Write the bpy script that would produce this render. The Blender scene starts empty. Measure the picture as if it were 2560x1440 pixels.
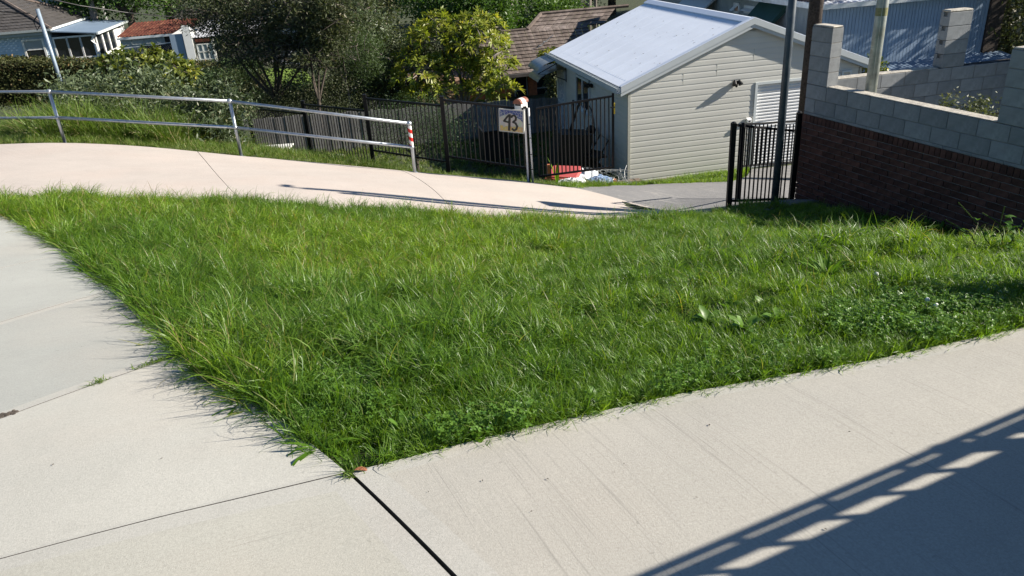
import bpy, math, random
import numpy as np
from mathutils import Vector, Matrix
random.seed(7); rng = np.random.default_rng(11)
S = bpy.context.scene; COL = S.collection
R_ = math.radians

# ------------------------------------------------------------------ camera, sky, sun, exposure
EYE = np.array([0, 0, 1.6]); FOC = 1911.0; PITCH = .4379; ROLL = -.066
_f = np.array([0, math.cos(PITCH), -math.sin(PITCH)]); _r = np.array([1., 0, 0]); _u = np.cross(_r, _f)
_c, _s = math.cos(ROLL), math.sin(ROLL)
_r, _u = _r*_c + _u*_s, -_r*_s + _u*_c
cam = bpy.data.cameras.new('camera'); co = bpy.data.objects.new('camera', cam); COL.objects.link(co); S.camera = co
co.matrix_world = Matrix([[_r[i], _u[i], -_f[i], EYE[i]] for i in range(3)] + [[0, 0, 0, 1]])
cam.sensor_width = 36; cam.lens = 36*FOC/2560; cam.clip_end = 2000; cam.clip_start = .05
SUN_AZ, SUN_EL = R_(.3), R_(30)
w = bpy.data.worlds.new('World'); S.world = w; w.use_nodes = True
nt = w.node_tree; sky = nt.nodes.new('ShaderNodeTexSky'); sky.sky_type = 'NISHITA'; sky.sun_disc = False
sky.sun_elevation = SUN_EL; sky.sun_rotation = R_(90) - SUN_AZ; sky.air_density = 1.1; sky.dust_density = .1; sky.ozone_density = 6
bg = nt.nodes['Background']; bg.inputs[1].default_value = .05; nt.links.new(sky.outputs[0], bg.inputs[0])
sl = bpy.data.lights.new('sun', 'SUN'); sl.energy = 5.0; sl.angle = R_(.53); sl.color = (1, .925, .82)
so = bpy.data.objects.new('sun', sl); COL.objects.link(so)
SD = Vector((math.cos(SUN_AZ)*math.cos(SUN_EL), math.sin(SUN_AZ)*math.cos(SUN_EL), math.sin(SUN_EL)))
so.rotation_euler = SD.to_track_quat('Z', 'Y').to_euler(); so.location = (20, -5, 25)
S.view_settings.view_transform = 'Standard'; S.view_settings.look = 'None'; S.view_settings.gamma = 1
S.view_settings.use_curve_mapping = False; S.view_settings.exposure = 1.1
S.render.engine = 'CYCLES'
try:
    S.cycles.max_bounces = 6; S.cycles.transparent_max_bounces = 8; S.cycles.use_denoising = True
except Exception: pass

# ------------------------------------------------------------------ placing helpers: where a line of sight meets a given height, distance or the ground
def ray(x, y): return _f + (x-1280)/FOC*_r - (y-720)/FOC*_u
def at_z(x, y, z): d = ray(x, y); return EYE + d*(z-EYE[2])/d[2]
def at(x, y, Y): d = ray(x, y); return EYE + d*Y/d[1]
def on_plane(x, y, P0, n):
    d = ray(x, y); return EYE + d*(((P0-EYE)@n)/(d@n))
def ss(a, b, x):
    t = np.clip((np.asarray(x, float)-a)/(b-a), 0, 1); return t*t*(3-2*t)
def y0f(x): return np.where(x > -.5, 2.03+.245*(x+.5), 2.03+0*x)
def lawnf(x, y):
    s = np.clip(.272+.025*x, .12, .325)+.04*ss(3, 6, x); t = np.maximum(0, y-y0f(x)); return -s*(t-.3*(1-np.exp(-t/.3)))
cps = []
for x, y in [(-6,1),(-3,1),(0,1),(3,1),(6,1),(-6,-1),(0,-1),(6,-1),(-1.5,2),(0,2.1),(1.5,2.4),(-3,3),(-1.5,3),(0,3),(1.5,3.2),(-4.5,5),(-3,5),(-1.5,5),(0,5),(1.5,5),(-6,7),(-4.5,6.8),(-3,7),(-1.5,7),(0,7),(1.5,7),(0,8.3),(1.5,8.2),(-8,5),(-8,8)]:
    cps.append((x, y, float(lawnf(np.array(x*1.), np.array(y*1.)))))
for q in [(0,475,-1.1),(400,475,-1.3),(790,480,-1.6),(1100,520,-1.86),(790,460,-1.7),(1100,490,-1.93),(1500,545,-2.2),(1700,542,-2.2),(0,366,-1.4),(164,362,-1.47),(400,378,-1.62),(604,395,-1.85),(800,412,-2.1),(1037,435,-2.42),(1330,460,-2.65),(1440,474,-2.75),(1600,470,-3.1),(1820,457,-3.6),(1700,532,-2.85),(1600,500,-2.85),(1700,500,-3.1),(1820,500,-3.15),(1700,468,-3.4),(1940,515,-2.25)]:
    cps.append(tuple(at_z(*q)))
cps += [(4.3,10.8,-2.33),(3.2,10.3,-2.2),(4.6,12.6,-3.0),(3,3.2,-.08),(3,5,-.62),(3,7,-1.38),(3,8.2,-1.75),(4.5,7,-1.65),(4.2,4.2,-.42),(4.2,5.3,-1.02),(5,5,-.98),(5,3.5,-.05),(4.5,8.3,-2.02),(5.5,7.6,-2.0),(5,9,-2.2),(6.2,6,-1.8),(7,4.8,-1.05),(3.8,6.3,-1.38),(8,8,-2.1),(6,12,-2.9),(8,12,-3.0),(7,15,-3.8)]
cps += [(x, y, -4.03) for x, y in [(2.9,17.3),(6,17.9),(9,18.5),(2,23),(-1,18.5),(-1,24),(-5,24),(10,24),(6,21)]]
cps += [(1.0,15.5,-3.4),(-3.3,16.5,-2.85),(-4.8,18.1,-3.1),(-6.5,19.8,-3.5),(-8.5,16.5,-2.0),(-12,15,-1.6),(-12,19,-2.6),(-10,24,-4.0),(-12,11,-1.3),(11,10,-2.4),(11,15,-3.6)]
cp = np.array(cps); _n = len(cp)
def _K(r2): return np.where(r2 > 1e-12, .5*r2*np.log(r2+1e-20), 0)
_A = np.zeros((_n+3, _n+3)); _A[:_n, :_n] = _K(((cp[:, None, :2]-cp[None, :, :2])**2).sum(2))+np.eye(_n)*.02
_A[:_n, _n] = 1; _A[:_n, _n+1:] = cp[:, :2]; _A[_n:, :_n] = _A[:_n, _n:].T
_W = np.linalg.solve(_A, np.r_[cp[:, 2], 0, 0, 0])
def H(x, y):
    x = np.asarray(x, float); y = np.asarray(y, float); xc = np.clip(x, -13, 12); yc = np.clip(y, -1, 26)
    v = _W[_n]+_W[_n+1]*xc+_W[_n+2]*yc
    for i in range(_n): v = v+_W[i]*_K((xc-cp[i, 0])**2+(yc-cp[i, 1])**2)
    wt = ss(22, 30, y); return v*(1-wt)-4.6*wt
_ts = np.arange(.9, 60, .02)
def hit(px, py):
    p = EYE+ray(px, py)*_ts[:, None]; z = H(p[:, 0], p[:, 1]); i = int(np.argmax(p[:, 2] < z)); a, b = p[i-1, 2]-z[i-1], z[i]-p[i, 2]; return p[i-1]+(p[i]-p[i-1])*float(np.clip(a/(a+b+1e-12), 0, 1))
def vtop(b, py):   # height of an upright standing at b whose top is seen at image row py
    lo, hi = 0., 6.
    for _ in range(40):
        m = (lo+hi)/2; d = np.array([b[0], b[1], b[2]+m])-EYE; y = 720-FOC*(d@_u)/(d@_f)
        if y > py: lo = m
        else: hi = m
    return lo

# ------------------------------------------------------------------ mesh builder
class MB:
    def __init__(s): s.v = []; s.f = []; s.m = []
    def add(s, vs, fs, m=0):
        n = len(s.v); s.v += [tuple(map(float, p)) for p in vs]; s.f += [tuple(i+n for i in f) for f in fs]; s.m += [m]*len(fs); return s
    def box(s, lo, hi, m=0):
        (a, b, c), (d, e, f) = lo, hi
        return s.add([(a,b,c),(d,b,c),(d,e,c),(a,e,c),(a,b,f),(d,b,f),(d,e,f),(a,e,f)], [(3,2,1,0),(4,5,6,7),(0,1,5,4),(1,2,6,5),(2,3,7,6),(3,0,4,7)], m)
    def bevbox(s, lo, hi, b=.004, m=0):
        a = np.array(lo, float); d = np.array(hi, float); vs = []; 
        for k, (z, i) in enumerate([(a[2], b), (a[2]+b, 0), (d[2]-b, 0), (d[2], b)]):
            vs += [(a[0]+i, a[1]+i, z), (d[0]-i, a[1]+i, z), (d[0]-i, d[1]-i, z), (a[0]+i, d[1]-i, z)]
        fs = [(3,2,1,0), (12,13,14,15)]
        for k in range(3):
            for j in range(4): fs.append((k*4+j, k*4+(j+1) % 4, k*4+4+(j+1) % 4, k*4+4+j))
        return s.add(vs, fs, m)
    def tube(s, pts, rad, n=8, m=0, cap=True):
        P = [Vector(p) for p in pts]; rs = rad if hasattr(rad, '__len__') else [rad]*len(P); vs = []; prev = None
        for i, p in enumerate(P):
            t = (P[min(i+1, len(P)-1)]-P[max(i-1, 0)]).normalized()
            if prev is None: a = t.orthogonal().normalized()
            else: a = (prev-t*prev.dot(t)).normalized()
            prev = a; b = t.cross(a)
            for k in range(n): an = 2*math.pi*k/n; vs.append(p+(a*math.cos(an)+b*math.sin(an))*rs[i])
        fs = [(i*n+k, i*n+(k+1) % n, (i+1)*n+(k+1) % n, (i+1)*n+k) for i in range(len(P)-1) for k in range(n)]
        if cap: fs += [tuple(range(n-1, -1, -1)), tuple((len(P)-1)*n+k for k in range(n))]
        return s.add(vs, fs, m)
    def ball(s, c, r, n=10, k=6, m=0, sc=(1, 1, 1)):
        vs = [(c[0], c[1], c[2]-r*sc[2])]
        for i in range(1, k):
            a = math.pi*i/k-math.pi/2
            for j in range(n):
                b = 2*math.pi*j/n; vs.append((c[0]+r*sc[0]*math.cos(a)*math.cos(b), c[1]+r*sc[1]*math.cos(a)*math.sin(b), c[2]+r*sc[2]*math.sin(a)))
        vs.append((c[0], c[1], c[2]+r*sc[2])); fs = []
        for j in range(n): fs.append((0, 1+(j+1) % n, 1+j)); fs.append((len(vs)-1, 1+(k-2)*n+j, 1+(k-2)*n+(j+1) % n))
        for i in range(k-2):
            for j in range(n): fs.append((1+i*n+j, 1+i*n+(j+1) % n, 1+(i+1)*n+(j+1) % n, 1+(i+1)*n+j))
        return s.add(vs, fs, m)
    def beam(s, a, b, wx, wz, m=0):   # square bar from a to b
        a = Vector(a); b = Vector(b); t = (b-a).normalized(); up = Vector((0, 0, 1)) if abs(t.z) < .95 else Vector((0, 1, 0))
        x = t.cross(up).normalized(); z = x.cross(t); vs = []
        for p in (a, b):
            for i, j in ((-1,-1),(1,-1),(1,1),(-1,1)): vs.append(p+x*(i*wx/2)+z*(j*wz/2))
        return s.add(vs, [(3,2,1,0),(4,5,6,7),(0,1,5,4),(1,2,6,5),(2,3,7,6),(3,0,4,7)], m)
    def prism(s, poly, vec, m=0):     # polygon swept along a vector
        n = len(poly); v = np.array(poly, float); vs = list(v)+list(v+np.array(vec))
        return s.add(vs, [tuple(range(n-1, -1, -1)), tuple(range(n, 2*n))]+[(i, (i+1) % n, n+(i+1) % n, n+i) for i in range(n)], m)
    def mesh(s, name, mats, smooth=False):
        me = bpy.data.meshes.new(name); me.from_pydata(s.v, [], s.f)
        for mt in (mats if isinstance(mats, (list, tuple)) else [mats]): me.materials.append(mt)
        if any(s.m): me.polygons.foreach_set('material_index', s.m)
        if smooth: me.polygons.foreach_set('use_smooth', [True]*len(me.polygons))
        me.update(); return me
def obj(name, me, parent=None, loc=(0, 0, 0), rot=(0, 0, 0), scale=(1, 1, 1)):
    o = bpy.data.objects.new(name, me); COL.objects.link(o); o.location = [float(c) for c in loc]; o.rotation_euler = rot; o.scale = scale
    if parent: o.parent = parent
    return o
def part(name, mb, mt, parent, loc=(0, 0, 0), rot=(0, 0, 0), smooth=False, label=None):
    o = obj(name, mb.mesh(name, mt, smooth), parent, loc, rot)
    if label: o['label'] = label
    return o
def tag(o, label, cat, group=None):
    o['label'] = label; o['category'] = cat
    if group: o['group'] = group
    return o
def thing(name, label, cat, loc=(0, 0, 0), rz=0, group=None):
    o = bpy.data.objects.new(name, None); COL.objects.link(o); o.location = [float(c) for c in loc]; o.rotation_euler = (0, 0, rz); o.empty_display_size = .2
    return tag(o, label, cat, group)
def struct(o): o['kind'] = 'structure'; return o
def stuff(o): o['kind'] = 'stuff'; return o
def npmesh(name, V, F4, mats, F3=None, smooth=False, tint=None):
    me = bpy.data.meshes.new(name); V = np.asarray(V, np.float32); nf = len(F4); k = F4.shape[1]
    me.vertices.add(len(V)); me.vertices.foreach_set('co', V.ravel()); me.loops.add(nf*k); me.loops.foreach_set('vertex_index', np.asarray(F4, np.int32).ravel())
    me.polygons.add(nf); me.polygons.foreach_set('loop_start', np.arange(0, nf*k, k, dtype=np.int32))
    for mt in (mats if isinstance(mats, (list, tuple)) else [mats]): me.materials.append(mt)
    if tint is not None:
        a = me.attributes.new('tint', 'FLOAT', 'POINT'); a.data.foreach_set('value', np.asarray(tint, np.float32))
    if smooth: me.polygons.foreach_set('use_smooth', np.ones(nf, bool))
    me.update(calc_edges=True); me.validate(); return me

# ------------------------------------------------------------------ materials
def ramp(nt, fac, c1, c2, p1=.3, p2=.7):
    n = nt.nodes.new('ShaderNodeValToRGB'); n.color_ramp.elements[0].color = (*c1, 1); n.color_ramp.elements[1].color = (*c2, 1)
    n.color_ramp.elements[0].position = p1; n.color_ramp.elements[1].position = p2; nt.links.new(fac, n.inputs[0]); return n.outputs[0]
def mixc(nt, f, a, b, mode='MIX'):
    n = nt.nodes.new('ShaderNodeMix'); n.data_type = 'RGBA'; n.blend_type = mode
    for i, v in ((0, f), (6, a), (7, b)):
        if isinstance(v, (int, float)): n.inputs[i].default_value = v
        elif isinstance(v, tuple): n.inputs[i].default_value = (*v, 1)
        else: nt.links.new(v, n.inputs[i])
    return n.outputs[2]
def noise(nt, vec, sc, det=4, rough=.55, out=0):
    n = nt.nodes.new('ShaderNodeTexNoise'); n.inputs['Scale'].default_value = sc; n.inputs['Detail'].default_value = det; n.inputs['Roughness'].default_value = rough
    if vec is not None: nt.links.new(vec, n.inputs['Vector'])
    return n.outputs[out]
def coords(nt, kind='Object', rot=(0, 0, 0), sc=(1, 1, 1)):
    if kind == 'World': g = nt.nodes.new('ShaderNodeNewGeometry'); o = g.outputs['Position']
    else: g = nt.nodes.new('ShaderNodeTexCoord'); o = g.outputs[kind]
    r = nt.nodes.new('ShaderNodeMapping'); r.inputs['Rotation'].default_value = rot; nt.links.new(o, r.inputs[0])
    m = nt.nodes.new('ShaderNodeMapping'); m.inputs['Scale'].default_value = sc; nt.links.new(r.outputs[0], m.inputs[0]); return m.outputs[0]
def math_(nt, op, a, b=None):
    n = nt.nodes.new('ShaderNodeMath'); n.operation = op
    for i, v in ((0, a), (1, b)):
        if v is None: continue
        if isinstance(v, (int, float)): n.inputs[i].default_value = v
        else: nt.links.new(v, n.inputs[i])
    return n.outputs[0]
def bump(nt, bs, h, st=.3, dist=.01):
    n = nt.nodes.new('ShaderNodeBump'); n.inputs['Strength'].default_value = st; n.inputs['Distance'].default_value = dist
    nt.links.new(h, n.inputs['Height']); nt.links.new(n.outputs[0], bs.inputs['Normal']); return n
def mat(name, col, rough=.8, var=.15, vs=3., bs=60., bst=.2, metal=0, spec=.3, stain=None, ss_=.5, rnd=0., world=False):
    m = bpy.data.materials.new(name); m.use_nodes = True; nt = m.node_tree; b = nt.nodes['Principled BSDF']
    b.inputs['Roughness'].default_value = rough; b.inputs['Metallic'].default_value = metal; b.inputs['Specular IOR Level'].default_value = spec
    v = coords(nt, 'World' if world else 'Object')
    n1 = noise(nt, v, vs, 6); c1 = tuple(c*(1-var) for c in col); c2 = tuple(min(1, c*(1+var)) for c in col)
    c = ramp(nt, n1, c1, c2)
    if stain: c = mixc(nt, ramp(nt, noise(nt, v, ss_, 8, .7), (0, 0, 0), (1, 1, 1), .5, .72), c, stain)
    if rnd:
        oi = nt.nodes.new('ShaderNodeObjectInfo'); k = math_(nt, 'MULTIPLY_ADD', oi.outputs['Random'], 2*rnd); k.node.inputs[2].default_value = 1-rnd
        vm = nt.nodes.new('ShaderNodeVectorMath'); vm.operation = 'SCALE'; nt.links.new(c, vm.inputs[0]); nt.links.new(k, vm.inputs['Scale']); c = vm.outputs[0]
    nt.links.new(c, b.inputs['Base Color'])
    if bst: bump(nt, b, noise(nt, v, bs, 5), bst)
    return m
def leafmat(name, c1, c2, c3=None, trans=.35, rough=.45, spec=.4, tsc=(1.2, 1.25, .5), patch=None):
    m = bpy.data.materials.new(name); m.use_nodes = True; nt = m.node_tree; b = nt.nodes['Principled BSDF']; out = nt.nodes['Material Output']
    b.inputs['Roughness'].default_value = rough; b.inputs['Specular IOR Level'].default_value = spec
    a = nt.nodes.new('ShaderNodeAttribute'); a.attribute_name = 'tint'; oi = nt.nodes.new('ShaderNodeObjectInfo')
    f = math_(nt, 'MULTIPLY_ADD', oi.outputs['Random'], .35); nt.links.new(math_(nt, 'MULTIPLY', a.outputs['Fac'], .65), f.node.inputs[2])
    c = ramp(nt, f, c1, c2, .1, .9)
    if c3:
        c = mixc(nt, ramp(nt, a.outputs['Fac'], (0, 0, 0), (1, 1, 1), .93, .97), c, c3)
    if patch:
        ia = nt.nodes.new('ShaderNodeAttribute'); ia.attribute_name = 'patch'; ia.attribute_type = 'INSTANCER'
        c = mixc(nt, ia.outputs['Fac'], c, mixc(nt, .6, c, patch))
    nt.links.new(c, b.inputs['Base Color'])
    t = nt.nodes.new('ShaderNodeBsdfTranslucent'); tc = mixc(nt, 1., c, tsc, 'MULTIPLY'); nt.links.new(tc, t.inputs[0])
    mx = nt.nodes.new('ShaderNodeMixShader'); mx.inputs[0].default_value = trans; nt.links.new(b.outputs[0], mx.inputs[1]); nt.links.new(t.outputs[0], mx.inputs[2]); nt.links.new(mx.outputs[0], out.inputs[0])
    return m
def concrete(name, col, dirang, line=.5, tint2=(1.08, .96, .90), rough=.85, fine=1.):
    # cement paste with broom lines running in one direction, sand grain, mild staining
    m = bpy.data.materials.new(name); m.use_nodes = True; nt = m.node_tree; b = nt.nodes['Principled BSDF']; b.inputs['Roughness'].default_value = rough; b.inputs['Specular IOR Level'].default_value = .25
    v = coords(nt, 'World'); vb = coords(nt, 'World', (0, 0, -dirang), (.9, 75, 1)); vb2 = coords(nt, 'World', (0, 0, -dirang), (.3, 5, 1))
    big = noise(nt, v, 1.3, 6, .6); c = ramp(nt, big, tuple(k*.93 for k in col), tuple(min(1, k*1.05) for k in col), .3, .7)
    c = mixc(nt, ramp(nt, noise(nt, v, .8, 4), (0, 0, 0), (.5, .5, .5), .45, .75), c, tuple(a*b_ for a, b_ in zip(col, tint2)))
    gr = noise(nt, v, 420*fine, 3, .7); c = mixc(nt, 1., c, ramp(nt, gr, (.86, .86, .86), (1.09, 1.09, 1.09), .3, .7), 'MULTIPLY')
    gr2 = noise(nt, v, 130, 4, .7); c = mixc(nt, 1., c, ramp(nt, gr2, (.86, .86, .85), (1.06, 1.06, 1.06), .3, .62), 'MULTIPLY')
    ln = noise(nt, vb, 1., 4, .8); ln = math_(nt, 'MAXIMUM', ln, math_(nt, 'MULTIPLY', noise(nt, coords(nt, 'World', (0, 0, -dirang), (1.5, 190, 1)), 1., 3, .7), .97)); lw = noise(nt, vb2, 1., 3)
    dark = math_(nt, 'MULTIPLY', ramp(nt, ln, (0, 0, 0), (1, 1, 1), .56, .66), ramp(nt, lw, (.15, .15, .15), (1, 1, 1), .42, .62))
    c = mixc(nt, math_(nt, 'MULTIPLY', dark, line), c, tuple(k*.64 for k in col)); c = mixc(nt, ramp(nt, noise(nt, v, 4.5, 7, .75), (0, 0, 0), (.32, .32, .32), .55, .75), c, tuple(k*.72 for k in col))
    spots = ramp(nt, noise(nt, v, 34, 2, .5), (0, 0, 0), (1, 1, 1), .73, .76); c = mixc(nt, math_(nt, 'MULTIPLY', spots, .35), c, tuple(k*.5 for k in col))
    nt.links.new(c, b.inputs['Base Color'])
    hgt = math_(nt, 'ADD', math_(nt, 'MULTIPLY', ln, .6*min(1, line*2)), math_(nt, 'MULTIPLY', gr, .9)); hgt = math_(nt, 'ADD', hgt, math_(nt, 'MULTIPLY', gr2, .8)); bump(nt, b, hgt, .35, .003); return m
M = {}
M['conc_r'] = concrete('broomed_concrete_warm', (.40, .383, .338), R_(-66), 1., (1.03, .98, .95))
M['conc_a'] = concrete('broomed_concrete_grey', (.405, .395, .345), R_(18), .45)
M['conc_b'] = concrete('pale_concrete', (.44, .43, .385), R_(30), .2)
M['conc_c'] = concrete('grey_concrete', (.365, .37, .34), R_(38), .3)
M['trowel'] = concrete('trowelled_concrete', (.415, .405, .365), R_(20), .03, rough=.7)
M['path'] = concrete('pink_path_concrete', (.465, .415, .37), R_(12), .45, (1.03, .96, .93), fine=.4)
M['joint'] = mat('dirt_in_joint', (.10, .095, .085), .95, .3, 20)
# ground and driveway
def ground_mat():
    m = bpy.data.materials.new('soil_under_grass'); m.use_nodes = True; nt = m.node_tree; b = nt.nodes['Principled BSDF']; b.inputs['Roughness'].default_value = .95
    v = coords(nt, 'World'); n = noise(nt, v, 9, 8, .7); c = ramp(nt, n, (.018, .022, .008), (.055, .075, .02), .35, .68)
    c = mixc(nt, ramp(nt, noise(nt, v, 1.1, 4), (0, 0, 0), (.8, .8, .8), .55, .75), c, (.06, .045, .03)); nt.links.new(c, b.inputs['Base Color']); bump(nt, b, n, .8, .05); return m
M['soil'] = ground_mat()
def asphalt_mat():
    m = bpy.data.materials.new('old_asphalt'); m.use_nodes = True; nt = m.node_tree; b = nt.nodes['Principled BSDF']; b.inputs['Roughness'].default_value = .9
    v = coords(nt, 'World'); n = noise(nt, v, 90, 5, .8); c = ramp(nt, n, (.10, .10, .10), (.27, .265, .26), .35, .7)
    v2 = coords(nt, 'World', (0, 0, R_(25)), (1.1, 7, 1)); st = noise(nt, v2, 1.6, 6, .7); c = mixc(nt, ramp(nt, st, (0, 0, 0), (.55, .55, .55), .53, .72), c, (.42, .39, .35))
    nt.links.new(c, b.inputs['Base Color']); bump(nt, b, n, .5, .01); return m
M['asphalt'] = asphalt_mat()
M['galv'] = mat('galvanised_steel', (.42, .45, .48), .38, .18, 14, 40, .06, metal=.75, spec=.5)
M['galv_dull'] = mat('weathered_galvanised_steel', (.34, .36, .33), .5, .3, 7, 60, .1, metal=.45, stain=(.26, .25, .18), ss_=5)
M['darkpole'] = mat('dark_painted_steel', (.055, .07, .085), .45, .3, 6, 40, .1, spec=.4, stain=(.10, .11, .11), ss_=6)
M['black'] = mat('black_powder_coat', (.007, .007, .008), .5, .2, 9, 30, .03, spec=.25)
M['red'] = mat('red_reflective_band', (.55, .02, .015), .35, .1, 8, 0, 0)
M['white'] = mat('white_paint', (.75, .75, .73), .5, .06, 4, 30, .05)
M['trim'] = mat('pale_trim_paint', (.56, .60, .60), .45, .06, 4, 30, .04)
M['siding'] = mat('cream_grey_vinyl_siding', (.565, .56, .51), .5, .04, 1.2, 20, .03, rnd=.03)
M['siding_cap'] = mat('corner_cap_vinyl', (.42, .415, .36), .5, .03, 2, 20, .02)
M['roofmetal'] = mat('pale_blue_steel_roofing', (.78, .83, .90), .32, .04, 1.5, 8, .03, spec=.6)
M['fascia'] = mat('pale_barge_steel', (.50, .535, .54), .45, .04, 2, 8, .03)
M['rollerdoor'] = mat('white_roller_door', (.66, .67, .67), .45, .05, 2, 10, .03)
M['glass'] = bpy.data.materials.new('dark_window_glass'); M['glass'].use_nodes = True
_b = M['glass'].node_tree.nodes['Principled BSDF']; _b.inputs['Base Color'].default_value = (.012, .015, .02, 1); _b.inputs['Roughness'].default_value = .06; _b.inputs['Specular IOR Level'].default_value = .8
M['sleeper'] = mat('weathered_timber_sleeper', (.17, .13, .10), .9, .35, 10, 50, .5)
M['paling'] = mat('grey_weathered_palings', (.185, .18, .175), .9, .3, 7, 40, .5, rnd=.25, stain=(.09, .088, .085), ss_=3)
M['timberpole'] = mat('dark_timber_pole', (.055, .043, .036), .9, .5, 22, 40, .8)
M['block'] = mat('grey_concrete_block', (.25, .26, .265), .95, .2, 7, 160, .55, rnd=.13, stain=(.17, .175, .18), ss_=3.2)
M['mortar'] = mat('grey_mortar', (.20, .195, .185), .95, .2, 12, 90, .4)
M['topping'] = mat('sandy_mortar_topping', (.42, .39, .33), .95, .3, 14, 60, .7, stain=(.16, .15, .14), ss_=12)
M['brick'] = mat('dark_red_brick', (.085, .038, .028), .9, .4, 9, 70, .4, rnd=.3, stain=(.07, .06, .06), ss_=1.3)
M['brick_mortar'] = mat('dirty_brick_mortar', (.20, .175, .165), .95, .3, 6, 60, .4)
M['orange_brick'] = mat('orange_brick', (.42, .15, .07), .9, .2, 9, 60, .3)
M['rust'] = mat('rusty_iron', (.085, .024, .014), .9, .5, 5, 30, .3, stain=(.20, .09, .05), ss_=2)
M['tile'] = mat('brown_concrete_roof_tile', (.12, .095, .08), .9, .25, 6, 40, .3, rnd=.22, stain=(.24, .20, .18), ss_=1.2)
M['tile_grey'] = mat('grey_brown_roof_tile', (.065, .06, .057), .9, .25, 2, 20, .3)
M['blueboard'] = mat('pale_blue_weatherboard', (.40, .50, .58), .6, .05, 2, 20, .03)
M['bluewall'] = mat('slate_blue_cladding', (.23, .31, .41), .6, .08, 1.5, 20, .05, rnd=.05)
M['greywall'] = mat('grey_green_boards', (.30, .33, .33), .6, .1, 2, 20, .05, rnd=.06)
M['oldwhite'] = mat('flaking_white_paint', (.66, .66, .62), .7, .15, 5, 20, .1, stain=(.35, .32, .27), ss_=3)
M['housebrick'] = mat('tan_house_brick', (.23, .14, .09), .9, .3, 12, 60, .3)
M['bark'] = mat('grey_brown_bark', (.075, .062, .05), .95, .35, 12, 30, .6)
M['palebark'] = mat('pale_gum_bark', (.24, .21, .185), .9, .3, 4, 20, .4)
M['blue'] = mat('blue_mosaic', (.05, .07, .20), .4, .25, 30, 0, 0)
M['darkplastic'] = mat('black_plastic', (.014, .014, .015), .5, .2, 5, 20, .1)
M['redplastic'] = mat('faded_red_plastic', (.50, .10, .09), .45, .1, 3, 20, .05)
M['sheet'] = mat('crumpled_white_plastic', (.70, .71, .72), .45, .12, 6, 12, .7)
M['wire'] = mat('galvanised_wire', (.35, .36, .36), .5, .1, 8, 0, 0, metal=.5)
M['yellow'] = mat('yellow_plastic', (.70, .50, .05), .5, .05, 8, 0, 0)
M['canopy'] = mat('smoky_canopy_sheet', (.22, .23, .22), .25, .2, 4, 10, .05, spec=.6)
M['dryleaf'] = mat('dry_brown_leaf', (.30, .12, .06), .7, .3, 40, 100, .3)
M['green_tarp'] = mat('dark_green_awning', (.03, .08, .07), .7, .1, 3, 20, .1)

GR1, GR2 = (.050, .122, .010), (.26, .40, .036)
M['grass'] = leafmat('lawn_grass', GR1, GR2, (.34, .28, .12), .48, .42, .42, tsc=(1.45, 1.4, .45), patch=(.06, .15, .02))
M['grass2'] = leafmat('rank_bank_grass', (.07, .12, .015), (.16, .24, .04), (.40, .33, .17), .38, .45, .35)
M['clover'] = leafmat('clover_leaf', (.065, .15, .022), (.15, .27, .04), None, .4, .4, .35)
M['weed'] = leafmat('broad_weed_leaf', (.06, .14, .012), (.15, .28, .025), None, .45, .5, .22)
M['dkleaf'] = leafmat('dark_olive_foliage', (.025, .036, .014), (.115, .135, .065), (.20, .18, .12), .25, .5, .3)
M['greyleaf'] = leafmat('grey_green_foliage', (.05, .075, .035), (.13, .165, .085), (.2, .2, .12), .25, .45, .4)
M['fineleaf'] = leafmat('fine_green_foliage', (.03, .06, .022), (.09, .135, .055), None, .3, .5, .3)
M['frangi'] = leafmat('yellowing_frangipani_leaf', (.10, .17, .022), (.36, .36, .05), (.55, .45, .06), .4, .38, .45)
M['shrubleaf'] = leafmat('yellow_green_shrub_leaf', (.04, .075, .018), (.22, .24, .04), (.45, .38, .05), .35, .38, .45)
M['brightleaf'] = leafmat('fresh_green_foliage', (.03, .075, .015), (.10, .18, .03), None, .35, .45, .35)
M['hedge'] = leafmat('brownish_hedge_leaf', (.035, .045, .016), (.11, .115, .04), (.2, .13, .06), .2, .6, .2)

# ------------------------------------------------------------------ the ground
xs = np.unique(np.r_[np.linspace(-400, -14, 14), np.arange(-14, 13.01, .22), np.linspace(13, 400, 14)])
ys = np.unique(np.r_[np.linspace(-60, -1.2, 8), np.arange(-1.2, 30, .22), np.linspace(30, 900, 18)])
X, Y = np.meshgrid(xs, ys); Z = H(X, Y); nx, ny = len(xs), len(ys)
ii = (np.arange(ny-1)[:, None]*nx+np.arange(nx-1)[None]).ravel(); F = np.c_[ii, ii+1, ii+nx+1, ii+nx]
struct(obj('ground', npmesh('ground', np.c_[X.ravel(), Y.ravel(), Z.ravel()], F, M['soil'], smooth=True)))

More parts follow.
